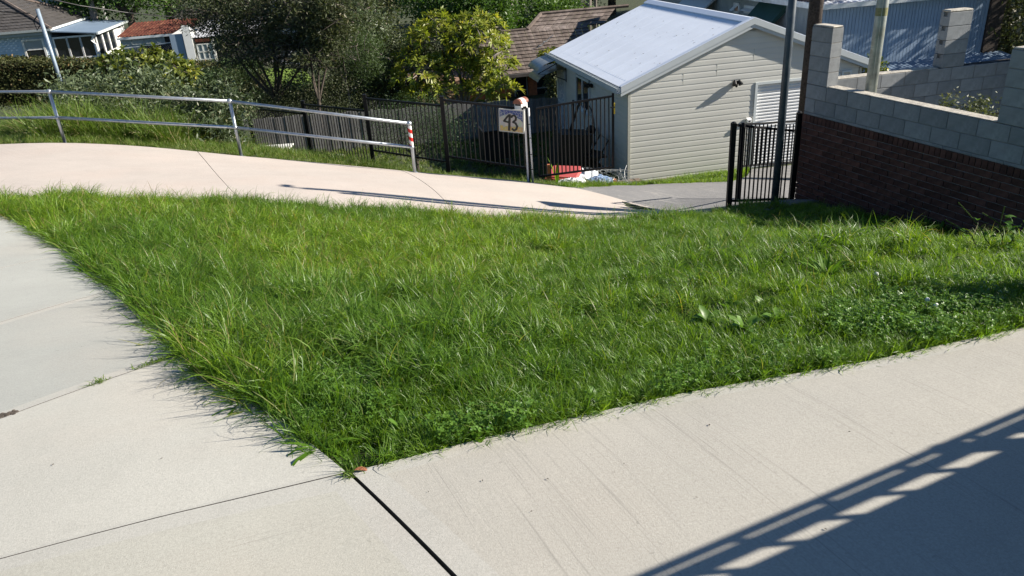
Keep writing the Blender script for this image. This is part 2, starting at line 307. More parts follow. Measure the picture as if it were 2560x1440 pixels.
def resample(P, n):
    P = np.array([np.array(p, float)[:2] for p in P]); d = np.r_[0, np.cumsum(np.hypot(*(np.diff(P, axis=0).T)))]; t = np.linspace(0, d[-1], n)
    return np.c_[np.interp(t, d, P[:, 0]), np.interp(t, d, P[:, 1])]
def slab(name, A, B, mats, parent=None, lift=.03, n=24, k=14, gap=.006, band=.07, thick=.09, bands=(1, 1, 1, 1)):
    """slab lying on the ground between the outlines A and B (lists of xy), with a smoother trowelled band along its edges"""
    a = resample(A, n); b = resample(B, n)
    L = max(.2, np.hypot(*(a[-1]-a[0]))); Wd = max(.2, .5*(np.hypot(*(a[0]-b[0]))+np.hypot(*(a[-1]-b[-1]))))
    us = np.linspace(0, 1, n); vs = np.linspace(0, 1, k)
    g = gap/2
    def knots(N, Len, b0, b1):
        e = g/Len; q = [e]
        if b0: q.append(e+band/Len)
        lo = q[-1]; hi = 1-e-(band/Len if b1 else 0); q += list(np.linspace(lo, hi, N)[1:]); 
        if b1: q.append(1-e)
        return np.array(q)
    us = knots(n, L, bands[0], bands[1]); vs = knots(k, Wd, bands[2], bands[3])
    ia = np.c_[np.interp(us, np.linspace(0, 1, n), a[:, 0]), np.interp(us, np.linspace(0, 1, n), a[:, 1])]
    ib = np.c_[np.interp(us, np.linspace(0, 1, n), b[:, 0]), np.interp(us, np.linspace(0, 1, n), b[:, 1])]
    P = ia[None]*(1-vs[:, None, None])+ib[None]*vs[:, None, None]; nu, nv = len(us), len(vs)
    Zs = H(P[..., 0], P[..., 1])+lift; V = np.c_[P[..., 0].ravel(), P[..., 1].ravel(), Zs.ravel()]
    idx = np.arange(nu*nv).reshape(nv, nu); F = []; mi = []
    for j in range(nv-1):
        for i in range(nu-1):
            F.append((idx[j, i], idx[j, i+1], idx[j+1, i+1], idx[j+1, i])); e = (bands[0] and i == 0) or (bands[1] and i == nu-2) or (bands[2] and j == 0) or (bands[3] and j == nv-2); mi.append(1 if e else 0)
    rim = list(idx[0, :])+list(idx[1:, -1])+list(idx[-1, -2::-1])+list(idx[-2:0:-1, 0]); base = len(V); m = len(rim)
    V2 = V[rim].copy(); c = V2.mean(0); V2[:, 2] -= thick; V = np.r_[V, V2]
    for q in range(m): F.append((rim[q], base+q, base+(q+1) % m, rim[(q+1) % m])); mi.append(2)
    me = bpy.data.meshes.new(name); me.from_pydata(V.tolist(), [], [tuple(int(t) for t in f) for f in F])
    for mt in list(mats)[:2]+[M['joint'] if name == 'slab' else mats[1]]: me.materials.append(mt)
    me.polygons.foreach_set('material_index', mi); me.update()
    o = obj(name, me, parent)
    return o
hp = lambda *p: [hit(*q)[:2] for q in p]
def bed(name, pts):     # thin sandy bed below the slabs, shows in the joints
    pts = [np.array(p) for p in pts]; A = pts[:len(pts)//2]; B = pts[len(pts)//2:][::-1]
    o = slab(name, A, B, [M['soil'], M['soil']], lift=.006, gap=0, thick=.02, bands=(0, 0, 0, 0)); return struct(o)
# left footpath: j1..j4 are its joints, all seen crossing the picture's left edge
j1 = [(-700, 1605), (0, 1419), (425, 1306), (846, 1203)]; j2 = [(-700, 1327), (0, 1065), (230, 979), (446, 898)]
j3 = [(-700, 1031), (0, 818), (150, 772), (290, 730)]; j4 = [(-700, 843), (0, 680), (60, 666), (165, 640)]; j5 = [(-700, 640), (-300, 575), (-100, 540), (60, 548)]
lf = bed('left_footpath', [hit(-700, 1605)[:2], hit(846, 1203)[:2], hit(60, 548)[:2], hit(-700, 640)[:2]])
inn = lambda L: L[:-1]+[(L[-1][0]+26, L[-1][1]-4)]
for J, K_, mt, gp in ((inn(j1), inn(j2), M['conc_b'], .005), (inn(j2), inn(j3), M['conc_c'], .008), (inn(j3), inn(j4), M['conc_c'], .004), (inn(j4), inn(j5), M['conc_c'], .004)):
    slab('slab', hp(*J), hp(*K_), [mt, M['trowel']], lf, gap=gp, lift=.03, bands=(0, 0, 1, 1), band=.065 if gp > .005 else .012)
# right footpath
G1 = hit(872, 1199)[:2]+np.array([.004, -.002]); gd = np.array([.597, -.802]); gn = np.array([.802, .597])
edge = hp((905, 1192), (1240, 1105), (1700, 1000), (2190, 915), (2560, 833)); e2 = edge[-1]+(edge[-1]-edge[-2])*3.2
rf = bed('right_footpath', [G1, *[e for e in edge], e2, G1+gd*1.9+np.array([6, 1.2]), G1+gd*1.9+np.array([3, .6]), G1+gd*1.9+np.array([2, .3]), G1+gd*1.9+np.array([1, .1]), G1+gd*1.9+np.array([.4, 0]), G1+gd*1.9])
far = [G1+gn*.008]+edge+[e2]; near = [G1+gn*.008+gd*1.75, G1+gd*1.75+np.array([6.2, 1.4])]
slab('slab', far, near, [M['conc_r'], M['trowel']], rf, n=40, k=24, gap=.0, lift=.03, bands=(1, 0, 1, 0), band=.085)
hA = hp((0, 1419), (425, 1306), (872, 1199))
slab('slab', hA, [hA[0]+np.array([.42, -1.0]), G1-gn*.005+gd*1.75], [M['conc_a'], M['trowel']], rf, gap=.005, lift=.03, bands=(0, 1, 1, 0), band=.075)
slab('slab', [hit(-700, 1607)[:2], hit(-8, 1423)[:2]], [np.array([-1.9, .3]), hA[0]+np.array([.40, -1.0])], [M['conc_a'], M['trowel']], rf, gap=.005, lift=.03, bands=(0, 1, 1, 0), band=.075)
# back path (curves down to the right) and the asphalt driveway
fe = [(-500, 395), (-200, 372), (0, 367), (164, 363), (330, 370), (495, 385), (604, 396), (800, 413), (1003, 432), (1160, 446), (1330, 462), (1440, 476), (1560, 507), (1640, 527), (1745, 548)]
ne = [(-500, 522), (-200, 511), (0, 516), (200, 517), (400, 517), (618, 524), (700, 534), (850, 545), (1210, 575), (1300, 583), (1420, 590), (1500, 592), (1580, 590), (1660, 586), (1750, 578)]
bp = bed('back_path', [p for p in hp(*fe)]+[p for p in hp(*ne)][::-1])
for a, b in ((0, 5), (5, 8), (8, 14)):
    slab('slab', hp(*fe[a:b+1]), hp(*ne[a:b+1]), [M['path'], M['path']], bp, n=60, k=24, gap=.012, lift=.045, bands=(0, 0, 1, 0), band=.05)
drv_far = hp((1425, 470), (1520, 467), (1620, 463), (1720, 460), (1820, 457), (1868, 442), (1878, 425))+[np.array([8.9, 18.3])]
drv_near = hp((1425, 482), (1520, 512), (1620, 540), (1720, 562), (1790, 560), (1880, 540), (1940, 524))+[np.array([5.6, 11.5]), np.array([9.2, 12.5])]
struct(slab('asphalt_driveway', drv_far, drv_near, [M['asphalt'], M['asphalt']], n=130, k=60, gap=0, lift=.026, thick=.04, bands=(0, 0, 0, 0)))

# ------------------------------------------------------------------ grass: tufts are instanced at points computed here
def blades(n, lmin, lmax, wd, rad, seg, arch, seed, spread=.5):
    r = np.random.default_rng(seed); V = []; F = []; T = []
    for i in range(n):
        a = r.uniform(0, 2*np.pi); rr = rad*math.sqrt(r.uniform()); x0, y0 = rr*math.cos(a), rr*math.sin(a); da = a+r.normal(0, .9)
        L = r.uniform(lmin, lmax); th = r.uniform(.03, spread); k = r.uniform(.3, 1)*arch; px, pz = 0., 0.; ti = r.uniform(); ww = wd*r.uniform(.7, 1.3)
        d = np.array([math.cos(da), math.sin(da)]); s = np.array([-d[1], d[0]]); tw = r.normal(0, .5); b = len(V)
        for j in range(seg+1):
            t = j/seg; wv = ww*(1-t**1.6)*.5+.0002; c = np.array([x0, y0])+d*px; sx = s*math.cos(tw*t)+d*0; up = math.sin(tw*t)*wv
            V.append((*(c-sx*wv), pz-up)); V.append((*(c+sx*wv), pz+up)); T += [ti, ti]
            an = th+k*t*1.7; px += math.sin(an)*L/seg; pz += math.cos(an)*L/seg; pz = max(pz, .004)
        for j in range(seg): F.append((b+2*j, b+2*j+1, b+2*j+3, b+2*j+2))
    return np.array(V), np.array(F), np.array(T)
def clover(seed):
    r = np.random.default_rng(seed); V = []; F = []; T = []
    for i in range(13):
        x, y = r.uniform(-.045, .045, 2); z = r.uniform(.03, .075); q = r.uniform(0, 6.28); ti = r.uniform(); R = r.uniform(.0035, .0062); tl = r.normal(0, .3, 2)
        for k in range(3):
            a = q+k*2.094; c, s = math.cos(a), math.sin(a); b = len(V)
            for u, v in ((0, 0), (.7, .62), (1.5, .7), (1.9, 0), (1.5, -.7), (.7, -.62)):
                X_ = (u*c-v*s)*R; Y_ = (u*s+v*c)*R; V.append((x+X_, y+Y_, z+X_*tl[0]+Y_*tl[1]+abs(v)*.003)); T.append(ti)
            F += [(b, b+1, b+2, b+3), (b, b+3, b+4, b+5)]
        b = len(V); V += [(x-.0008, y, z), (x+.0008, y, z), (x*.6+.0008, y*.6, 0), (x*.6-.0008, y*.6, 0)]; T += [ti]*4; F.append((b, b+1, b+2, b+3))
    return np.array(V), np.array(F), np.array(T)
def tuftcol(name, specs, mt):
    c = bpy.data.collections.new(name)
    for i, (V, F, T) in enumerate(specs):
        me = npmesh(name+'_tuft', V, F, mt, tint=T, smooth=False); o = bpy.data.objects.new('%s_tuft_%02d' % (name, i), me); c.objects.link(o)
    return c
LAWN = tuftcol('lawn', [blades(30, .02, .055, .0034, .05, 2, .6, s, .9) for s in range(3)]+[blades(28, .05, .11, .0036, .05, 3, 1.2, 10+s, .7) for s in range(4)]+[blades(20, .10, .20, .0042, .045, 5, 1.6, 20+s, .5) for s in range(4)], M['grass'])
CLO = tuftcol('clover', [clover(s) for s in range(4)], M['clover'])
BANK = tuftcol('bank', [blades(26, .10, .24, .007, .07, 4, 1.2, 40+s, .5) for s in range(3)]+[blades(20, .35, .75, .012, .10, 5, 1.3, 50+s, .35) for s in range(3)], M['grass2'])
def gn_instance(o, coll):
    ng = bpy.data.node_groups.new('scatter', 'GeometryNodeTree'); ng.interface.new_socket('Geometry', in_out='INPUT', socket_type='NodeSocketGeometry'); ng.interface.new_socket('Geometry', in_out='OUTPUT', socket_type='NodeSocketGeometry')
    N = ng.nodes.new; gi = N('NodeGroupInput'); go = N('NodeGroupOutput'); ci = N('GeometryNodeCollectionInfo'); ci.inputs['Collection'].default_value = coll
    ci.inputs['Separate Children'].default_value = True; ci.inputs['Reset Children'].default_value = True
    ip = N('GeometryNodeInstanceOnPoints'); ip.inputs['Pick Instance'].default_value = True
    def att(nm, ty):
        a = N('GeometryNodeInputNamedAttribute'); a.data_type = ty; a.inputs['Name'].default_value = nm; return a.outputs['Attribute']
    L = ng.links.new; L(gi.outputs[0], ip.inputs['Points']); L(ci.outputs[0], ip.inputs['Instance']); L(att('idx', 'INT'), ip.inputs['Instance Index'])
    L(att('rot', 'FLOAT_VECTOR'), ip.inputs['Rotation']); L(att('scl', 'FLOAT_VECTOR'), ip.inputs['Scale']); L(ip.outputs[0], go.inputs[0])
    md = o.modifiers.new('scatter', 'NODES'); md.node_group = ng
def euler_from(lean, tilt, rz):     # spin by rz, then tip over towards the direction lean by the angle tilt
    ax = np.stack([-np.sin(lean), np.cos(lean), np.zeros_like(lean)], 1); c, s = np.cos(tilt), np.sin(tilt)
    x, y, z = ax.T; Rm = np.empty((len(lean), 3, 3))
    Rm[:, 0, 0] = c+x*x*(1-c); Rm[:, 0, 1] = x*y*(1-c)-z*s; Rm[:, 0, 2] = x*z*(1-c)+y*s
    Rm[:, 1, 0] = y*x*(1-c)+z*s; Rm[:, 1, 1] = c+y*y*(1-c); Rm[:, 1, 2] = y*z*(1-c)-x*s
    Rm[:, 2, 0] = z*x*(1-c)-y*s; Rm[:, 2, 1] = z*y*(1-c)+x*s; Rm[:, 2, 2] = c+z*z*(1-c)
    cz, sz = np.cos(rz), np.sin(rz); Z_ = np.zeros((len(lean), 3, 3)); Z_[:, 0, 0] = cz; Z_[:, 0, 1] = -sz; Z_[:, 1, 0] = sz; Z_[:, 1, 1] = cz; Z_[:, 2, 2] = 1
    Q = Rm@Z_; return np.stack([np.arctan2(Q[:, 2, 1], Q[:, 2, 2]), np.arcsin(np.clip(-Q[:, 2, 0], -1, 1)), np.arctan2(Q[:, 1, 0], Q[:, 0, 0])], 1)
def scatter(name, P, idx, rot, scl, patch, coll, label):
    me = bpy.data.meshes.new(name); me.vertices.add(len(P)); me.vertices.foreach_set('co', P.astype(np.float32).ravel())
    a = me.attributes.new('idx', 'INT', 'POINT'); a.data.foreach_set('value', idx.astype(np.int32))
    a = me.attributes.new('rot', 'FLOAT_VECTOR', 'POINT'); a.data.foreach_set('vector', rot.astype(np.float32).ravel())
    a = me.attributes.new('scl', 'FLOAT_VECTOR', 'POINT'); a.data.foreach_set('vector', scl.astype(np.float32).ravel())
    a = me.attributes.new('patch', 'FLOAT', 'POINT'); a.data.foreach_set('value', patch.astype(np.float32))
    o = obj(name, me); gn_instance(o, coll); stuff(o); tag(o, label, 'grass' if 'clover' not in name else 'clover'); return o
def inpoly(x, y, P):
    P = np.array([np.array(p)[:2] for p in P]); r = np.zeros(len(x), bool); n = len(P)
    for i in range(n):
        x1, y1 = P[i]; x2, y2 = P[(i+1) % n]
        c = ((y1 > y) != (y2 > y)) & (x < (x2-x1)*(y-y1)/((y2-y1) if abs(y2-y1) > 1e-9 else 1e-9)+x1); r ^= c
    return r
def lowf(x, y, s, seed):            # smooth random field 0..1 for patches of taller or shorter grass
    r = np.random.default_rng(seed); v = 0; 
    for k in range(9):
        a = r.uniform(0, 6.28); f = s*r.uniform(.5, 1.8); v = v+np.sin((x*math.cos(a)+y*math.sin(a))*f+r.uniform(0, 6.28))
    return np.clip(.5+v/6., 0, 1)
def polydist(x, y, P):
    P = np.array([np.array(p)[:2] for p in P]); d = np.full(len(x), 1e9)
    for i in range(len(P)-1):
        a, b = P[i], P[i+1]; ab = b-a; t = np.clip(((x-a[0])*ab[0]+(y-a[1])*ab[1])/(ab@ab), 0, 1); d = np.minimum(d, np.hypot(x-a[0]-t*ab[0], y-a[1]-t*ab[1]))
    return d
Ledge = hp((872, 1212), (835, 1190), (790, 1135), (720, 1085), (640, 1030), (560, 985), (490, 930), (450, 880), (400, 830), (330, 765), (270, 718), (200, 665), (150, 622), (100, 592), (45, 556), (-20, 540), (-200, 505))
Nedge = hp((-200, 510), (0, 514), (300, 514), (618, 521), (700, 531), (900, 545), (1100, 556), (1300, 568), (1500, 570), (1650, 563), (1745, 550), (1825, 525), (1985, 519))
Redge = [np.array([5.0, 9.9]), np.array([6.1, 7.0]), np.array([7.5, 4.6]), e2+np.array([0, .03]), edge[-1]]+edge[-2::-1]
LP = Ledge+Nedge+Redge
def make_lawn():
    n = 135000; x = rng.uniform(-7.5, 7.0, n); y = rng.uniform(1.9, 13.2, n)
    keep = rng.uniform(0, 1, n) < np.where(y < 5.5, 1., .78); x, y = x[keep], y[keep]
    k = inpoly(x, y, LP); x, y = x[k], y[k]; n = len(x)
    dl = polydist(x, y, Ledge); dn = polydist(x, y, Nedge[:11]); dr = polydist(x, y, edge+[e2])
    lump = lowf(x, y, 2.6, 5); lump2 = lowf(x, y, 8., 9)
    long_ = (1-ss(.1, 1.7, dl))*ss(.15, .8, np.hypot(x+.5, y-2.05))+ .55*(1-ss(.1, .8, dn)) + .75*ss(-.2, -1.8, x-.0*y)*.6
    long_ = long_*(.65+.7*lump)+.55*ss(.55, .85, lump)*ss(3.2, 4.5, y)*(1-ss(1.5, 3.5, x))
    short = (1-ss(.25, 1.5, dr))*.9+ss(.2, 2.2, x)*.62
    nc = 2600; cxy = np.c_[rng.uniform(-7.5, 7., nc), rng.uniform(1.9, 12, nc)]; rc = rng.uniform(.09, .24, nc); cell = {}
    for q in range(nc): cell.setdefault((int(cxy[q, 0]//.3), int(cxy[q, 1]//.3)), []).append(q)
    cd = np.ones(n)*9.; cr = np.ones(n)*.15; cdx = np.zeros(n); cdy = np.zeros(n); gx, gy = (x//.3).astype(int), (y//.3).astype(int); keyed = {}
    for q, k_ in enumerate(zip(gx, gy)): keyed.setdefault(k_, []).append(q)
    for (a_, b_), L in keyed.items():
        L = np.array(L); cand = [q for da in (-1, 0, 1) for db in (-1, 0, 1) for q in cell.get((a_+da, b_+db), [])]
        if not cand: continue
        dx = x[L][:, None]-cxy[cand, 0]; dy = y[L][:, None]-cxy[cand, 1]; dd = np.hypot(dx, dy)/rc[cand]; m_ = dd.argmin(1); ar = np.arange(len(L)); cd[L] = dd[ar, m_]; cdx[L] = dx[ar, m_]; cdy[L] = dy[ar, m_]
    cl = 1-ss(.3, 1.3, cd)
    h = np.clip(-.12+.46*cl+.47+.82*long_-.45*short+.55*(lump2-.5), .12, 1.25)
    u = rng.uniform(0, 1, n); idx = np.where(u < .42-.3*h, rng.integers(0, 3, n), np.where(u < 1.08-.42*h, rng.integers(3, 7, n), rng.integers(7, 11, n)))
    s = (.50+.62*h)*rng.uniform(.7, 1.25, n)
    lean = np.where(dl < .6, np.pi*1.12, rng.uniform(0, 6.28, n))+rng.normal(0, .5, n)+0*x
    lean = np.where(rng.uniform(0, 1, n) < .75, lean, np.pi+rng.normal(0, 1.2, n)); tilt = np.abs(rng.normal(.12, .18, n))+.38*(1-ss(0, .35, dl))
    tilt = np.clip(tilt, 0, .95); out_ = rng.uniform(0, 1, n) < .6*np.clip(1.6-cd, 0, 1); lean = np.where(out_, np.arctan2(cdy, cdx)+rng.normal(0, .3, n), lean); tilt = np.where(out_, np.clip(tilt+.45*np.clip(cd, 0, 1.2), 0, .9), tilt); rot = euler_from(lean, tilt, rng.uniform(0, 6.28, n)); scl = np.stack([s, s, s*rng.uniform(.8, 1.15, n)], 1)
    patch = np.clip(ss(.35, .75, lowf(x, y, 1.7, 21))*.8+(1-ss(.2, 2.0, dr))*.75, 0, 1)
    scatter('lawn_grass', np.c_[x, y, H(x, y)+.002+(.045*ss(.35, .8, lowf(x, y, 4.5, 33))+.03*cl)*ss(.05, .5, dr)*ss(.0, .35, dl)], idx, rot, scl, patch, LAWN, 'uneven uncut green lawn grass filling the triangle between the footpaths')
    # extra short turf and overhanging blades along the mown edge by the right footpath
    n = 60000; x = rng.uniform(-.8, 4.5, n); y = rng.uniform(1.95, 4.2, n); k = inpoly(x, y, LP) & (np.hypot(x-G1[0], y-G1[1]) > .22); x, y = x[k], y[k]; dr = polydist(x, y, edge+[e2]); k = (dr < .75) & (rng.uniform(0, 1, len(x)) < np.where(dr < .12, 1, .5)); x, y, dr = x[k], y[k], dr[k]; n = len(x)
    s = rng.uniform(.5, .95, n)*(1+.25*ss(.1, .5, dr)); lean = np.where(dr < .1, -1.3+rng.normal(0, .6, n), rng.uniform(0, 6.28, n)); tilt = np.where(dr < .1, rng.uniform(.1, .8, n), np.abs(rng.normal(.1, .25, n)))
    scatter('lawn_edge_grass', np.c_[x, y, H(x, y)+.012], rng.integers(0, 5, n), euler_from(lean, tilt, rng.uniform(0, 6.28, n)), np.stack([s]*3, 1), rng.uniform(.3, 1, n), LAWN, 'short dark green turf along the right footpath edge')
    # clover patches
    cx, cy = [], []
    for (px, py, r, m) in ((920, 965, .30, 80), (820, 1050, .22, 36), (2290, 825, .30, 120), (2160, 800, .2, 26), (1900, 940, .4, 24), (1750, 990, .2, 16), (1200, 1100, .15, 25), (1400, 800, .4, 20), (2400, 760, .3, 30)):
        c = hit(px, py); a = rng.uniform(0, 6.28, m); q = r*np.sqrt(rng.uniform(0, 1, m)); cx += list(c[0]+q*np.cos(a)*1.25); cy += list(c[1]+q*np.sin(a)*.8)
    x = np.array(cx); y = np.array(cy); k = inpoly(x, y, LP); x, y = x[k], y[k]; n = len(x)
    s = rng.uniform(.9, 1.35, n)
    scatter('clover_patch', np.c_[x, y, H(x, y)+.02], rng.integers(0, 4, n), euler_from(rng.uniform(0, 6.28, n), rng.uniform(0, .25, n), rng.uniform(0, 6.28, n)), np.stack([s]*3, 1), np.zeros(n), CLO, 'low clover growing in patches through the lawn')
make_lawn()

# ------------------------------------------------------------------ garage (its own frame: x along the gable wall, y back along the side wall, z=0 at the eaves)
TH = R_(11.04); AX = np.array([math.cos(TH), math.sin(TH), 0]); BX = np.array([-math.sin(TH), math.cos(TH), 0])
P0 = at(1572, 228, 17.4)
def toloc(p, O=P0): d = np.array(p)-O; return np.array([d@AX, d@BX, d[2]])
GW, GL, GB, RZ, CO = 5.83, 6.1, -2.22, 1.165, .131
g = thing('garage', 'cream weatherboard garage with pale blue corrugated gable roof and roller door', 'garage', P0, TH)
def board(x0, x1, x0t, x1t, z, side=0, h=CO):   # lapped board: bottom lip stands proud; ends may follow the rake
    mb = MB(); ys = [(-.004, z+h+.01), (-.006, z+.012), (-.020, z+.0), (-.020, z-.004), (.012, z-.004), (.012, z+h+.01)]
    L = []; Rr = []
    for y, zz in ys:
        t = min(1, max(0, (zz-z)/h)); L.append((x0+(x0t-x0)*t, y, zz)); Rr.append((x1+(x1t-x1)*t, y, zz))
    ys_ = [(-.002, z+h+.004), (-.0095, z+.088), (-.0105, z+.008), (-.0085, z-.002), (.012, z-.002), (.012, z+h+.004)]
    L = []; Rr = []
    for y, zz in ys_:
        t = min(1, max(0, (zz-z)/h)); L.append((x0+(x0t-x0)*t, y, zz)); Rr.append((x1+(x1t-x1)*t, y, zz))
    n = 6; vs = L+Rr; mb.add(vs, [tuple(range(n))[::-1], tuple(range(n, 2*n))][:2]+[(i, n+i, n+(i+1) % n, (i+1) % n) for i in range(n)])
    return mb
DX0, DX1, DZ = 3.17, 5.25, -.17
z = GB+.0; k = 0
while z < RZ-.12:
    def lim(zz): return (0, GW) if zz <= 0 else (GW/2*zz/RZ, GW-GW/2*zz/RZ)
    a, b = lim(z); c, d = lim(z+CO)
    if z+.01 < DZ:
        part('siding_board', board(a+.04, DX0-.06, a+.04, DX0-.06, z), M['siding'], g); part('siding_board', board(DX1+.06, b-.04, DX1+.06, b-.04, z), M['siding'], g)
    else:
        if z < 0: a, b, c, d = .04, GW-.04, .04, GW-.04
        part('siding_board', board(a, b, c, d, z), M['siding'], g)
    z += CO; k += 1
z = GB
sideR = Matrix.Rotation(-math.pi/2, 4, 'Z')
while z < -.02:    # side wall, seen in shade on the left
    o = part('siding_board', board(-GL+.02, -.04, -GL+.02, -.04, z), M['siding'], g); o.rotation_euler = (0, 0, -math.pi/2); z += CO
mb = MB(); mb.box((.013, .013, GB), (DX0-.03, .10, 0)); mb.box((DX1+.03, .013, GB), (GW, .10, 0)); mb.box((DX0-.03, .013, DZ), (DX1+.03, .10, 0)); mb.box((.013, .1, GB), (.11, GL, 0)); mb.box((GW-.11, .1, GB), (GW, GL, 0)); mb.box((.11, GL-.1, GB), (GW-.11, GL, 0))
mb.prism([(.02, .013, 0), (GW-.02, .013, 0), (GW/2, .013, RZ-.02)], (0, .08, 0)); mb.prism([(.02, GL-.1, 0), (GW-.02, GL-.1, 0), (GW/2, GL-.1, RZ-.02)], (0, .08, 0))
part('wall', mb, M['siding_cap'], g)
for x in (0, GW): part('corner_cap', MB().box((x-.028, -.026, GB), (x+.035, .03, .0)), M['siding_cap'], g)
for (x, zz) in ((1.30, -.03+0), (2.12, .10), (3.02, .36), (2.53, -.29), (3.9, .36)):    # join clips between boards
    zz = GB+round((zz-GB)/CO)*CO; part('join_clip', MB().box((x-.005, -.0112, zz), (x+.006, -.0, zz+.258)), M['siding_cap'], g)
# roller door: horizontal ribs
d = part('roller_door', (lambda mb: [mb.add([(DX0, .05, DZ-.075*i-.0), (DX1, .05, DZ-.075*i), (DX1, .032, DZ-.075*i-.02), (DX0, .032, DZ-.075*i-.02), (DX1, .032, DZ-.075*i-.045), (DX0, .032, DZ-.075*i-.045), (DX1, .05, DZ-.075*i-.062), (DX0, .05, DZ-.075*i-.062), (DX1, .05, DZ-.075*i-.075), (DX0, .05, DZ-.075*i-.075)], [(1, 0, 3, 2), (2, 3, 5, 4), (4, 5, 7, 6), (6, 7, 9, 8)]) for i in range(27)] and mb)(MB()), M['rollerdoor'], g)
part('weather_strip', MB().box((DX0, .02, GB-.03), (DX1, .06, GB+.03)), M['black'], d)
fr = MB().box((DX0-.06, -.03, GB), (DX0, .05, DZ+.06)).box((DX1, -.03, GB), (DX1+.06, .05, DZ+.06)).box((DX0, -.03, DZ), (DX1, .05, DZ+.06)); part('door_frame', fr, M['trim'], g)
part('door_sill', MB().box((DX0-.1, -.25, GB-.12), (DX1+.1, .05, GB-.03)), mat('pinkish_concrete_sill', (.45, .36, .30), .9), g)
# roof
EV, OV, SL = .20, .12, (RZ+.13-.16)/(GW/2+.20); ZE = .085; ZR = 1.30
def roof_sheet(x0, x1, z0, z1, wy, pitch=.0762, amp=.012):
    n = int(round(wy/pitch))*6; V = []; F = []
    for i in range(n+1):
        y = wy*i/n; h = amp*math.cos(2*math.pi*i/6)
        V += [(x0, y, z0+h), (x1, y, z1+h)]
    for i in range(n): F.append((2*i, 2*i+2, 2*i+3, 2*i+1) if x1 < x0 else (2*i, 2*i+1, 2*i+3, 2*i+2))
    return MB().add(V, F)
wy = .762; mL = roof_sheet(-EV-.02, GW/2-.02, ZE+.03, ZR, wy).mesh('roof_sheet', M['roofmetal'], True); mR = roof_sheet(GW+EV+.02, GW/2+.02, ZE+.03, ZR, wy).mesh('roof_sheet', M['roofmetal'], True)
for i in range(8):
    y = -.10+i*wy+.001*i
    for me in (mL, mR): o = obj('roof_sheet', me, g, (0, y, .0))
scr = MB()
for i in range(int(6/.1524)):
    for xx in (.02,):
        t = (xx+EV)/(GW/2+EV); scr.ball((xx, -.05+i*.1524, ZE+.03+(ZR-ZE-.03)*t+.012), .007, 5, 3)
stuff(part('roof_screws', scr, M['fascia'], g))
part('ridge_cap', MB().prism([(GW/2-.19, -.12, ZR-.05), (GW/2-.19, -.12, ZR-.03), (GW/2-.03, -.12, ZR+.045), (GW/2+.03, -.12, ZR+.045), (GW/2+.19, -.12, ZR-.03), (GW/2+.19, -.12, ZR-.05), (GW/2, -.12, ZR+.01)], (0, 6.2, 0)), M['roofmetal'], g)
for sx in (-1, 1):
    xe = -EV-.03 if sx < 0 else GW+EV+.03; xm = GW/2
    for (y0, y1, up, dn, nm) in ((-.135, -.115, .045, -.085, 'barge_capping'), (-.115, -.10, -.06, -.165, 'barge_board')):
        poly = [(xe, y0, ZE+up), (xm, y0, ZR+up+.0), (xm, y0, ZR+dn), (xe, y0, ZE+dn)]
        part(nm, MB().prism(poly if sx < 0 else poly[::-1], (0, y1-y0, 0)), M['fascia'], g)
    part('barge_capping', MB().prism([(xe, -.13, ZE+.05), (xm, -.13, ZR+.05), (xm, .0, ZR+.05), (xe, .0, ZE+.05)], (0, 0, .012)), M['roofmetal'], g)
    part('soffit', MB().prism([(xe+.02*-sx, -.10, ZE-.06), (xm, -.10, ZR-.07), (xm, 0, ZR-.07), (xe+.02*-sx, 0, ZE-.06)], (0, 0, -.01)), M['fascia'], g)
    x0, x1 = (-EV-.13, -EV-.0) if sx < 0 else (GW+EV, GW+EV+.13)
    part('gutter', MB().box((x0, -.1, ZE-.09), (x0+.012, GL+.05, ZE+.02)).box((x0, -.1, ZE-.10), (x1, GL+.05, ZE-.088)).box((x1-.012, -.1, ZE-.09), (x1, GL+.05, ZE+.0)), M['fascia'], g)
    part('eave_soffit', MB().box((min(x1, 0 if sx < 0 else GW), 0, ZE-.11), (max(x0, 0) if sx < 0 else x0, GL, ZE-.10)) if False else MB().box((-EV, 0, -.03), (0, GL, -.02)) if sx < 0 else MB().box((GW, 0, -.03), (GW+EV, GL, -.02)), M['fascia'], g)
# side window and security door (frame -> pane / grille)
def sidebox(s0, s1, z0, z1, x0, x1): return ((x0, s0, z0), (x1, s1, z1))
wf = MB()
for a in ((2.78, 2.84, -1.05, -.21), (3.92, 3.98, -1.05, -.21), (2.78, 3.98, -.27, -.21), (2.78, 3.98, -1.08, -1.0), (3.36, 3.40, -1.0, -.27)): wf.box(*sidebox(*a, -.06, 0))
wn = part('window', wf, M['trim'], g); part('sill', MB().box(*sidebox(2.74, 4.02, -1.12, -1.08, -.10, 0)), M['trim'], wn)
for a in ((2.84, 3.36), (3.40, 3.92)): part('pane', MB().box(*sidebox(*a, -1.0, -.27, -.034, -.028)), M['glass'], wn)
sd = MB()
for a in ((5.08, 5.14, GB, -.27), (5.76, 5.82, GB, -.27), (5.08, 5.82, -.33, -.27), (5.14, 5.76, -1.28, -1.20), (5.14, 5.76, GB, GB+.12)): sd.box(*sidebox(*a, -.06, 0))
dr = part('security_door', sd, M['trim'], g); part('door_leaf', MB().box(*sidebox(5.14, 5.76, GB, -.33, -.03, -.022)), M['bluewall'], dr)
gr = MB()
for i in range(6): yy = 5.2+i*.1; gr.tube([(-.045, yy, GB+.12), (-.045, yy, -.33)], .008, 5)
def ring(mb, c, r, a0=0, a1=360, n=12, rad=.008): mb.tube([(-.05, c[0]+r*math.cos(R_(a0+(a1-a0)*i/n)), c[1]+r*math.sin(R_(a0+(a1-a0)*i/n))) for i in range(n+1)], rad, 4)
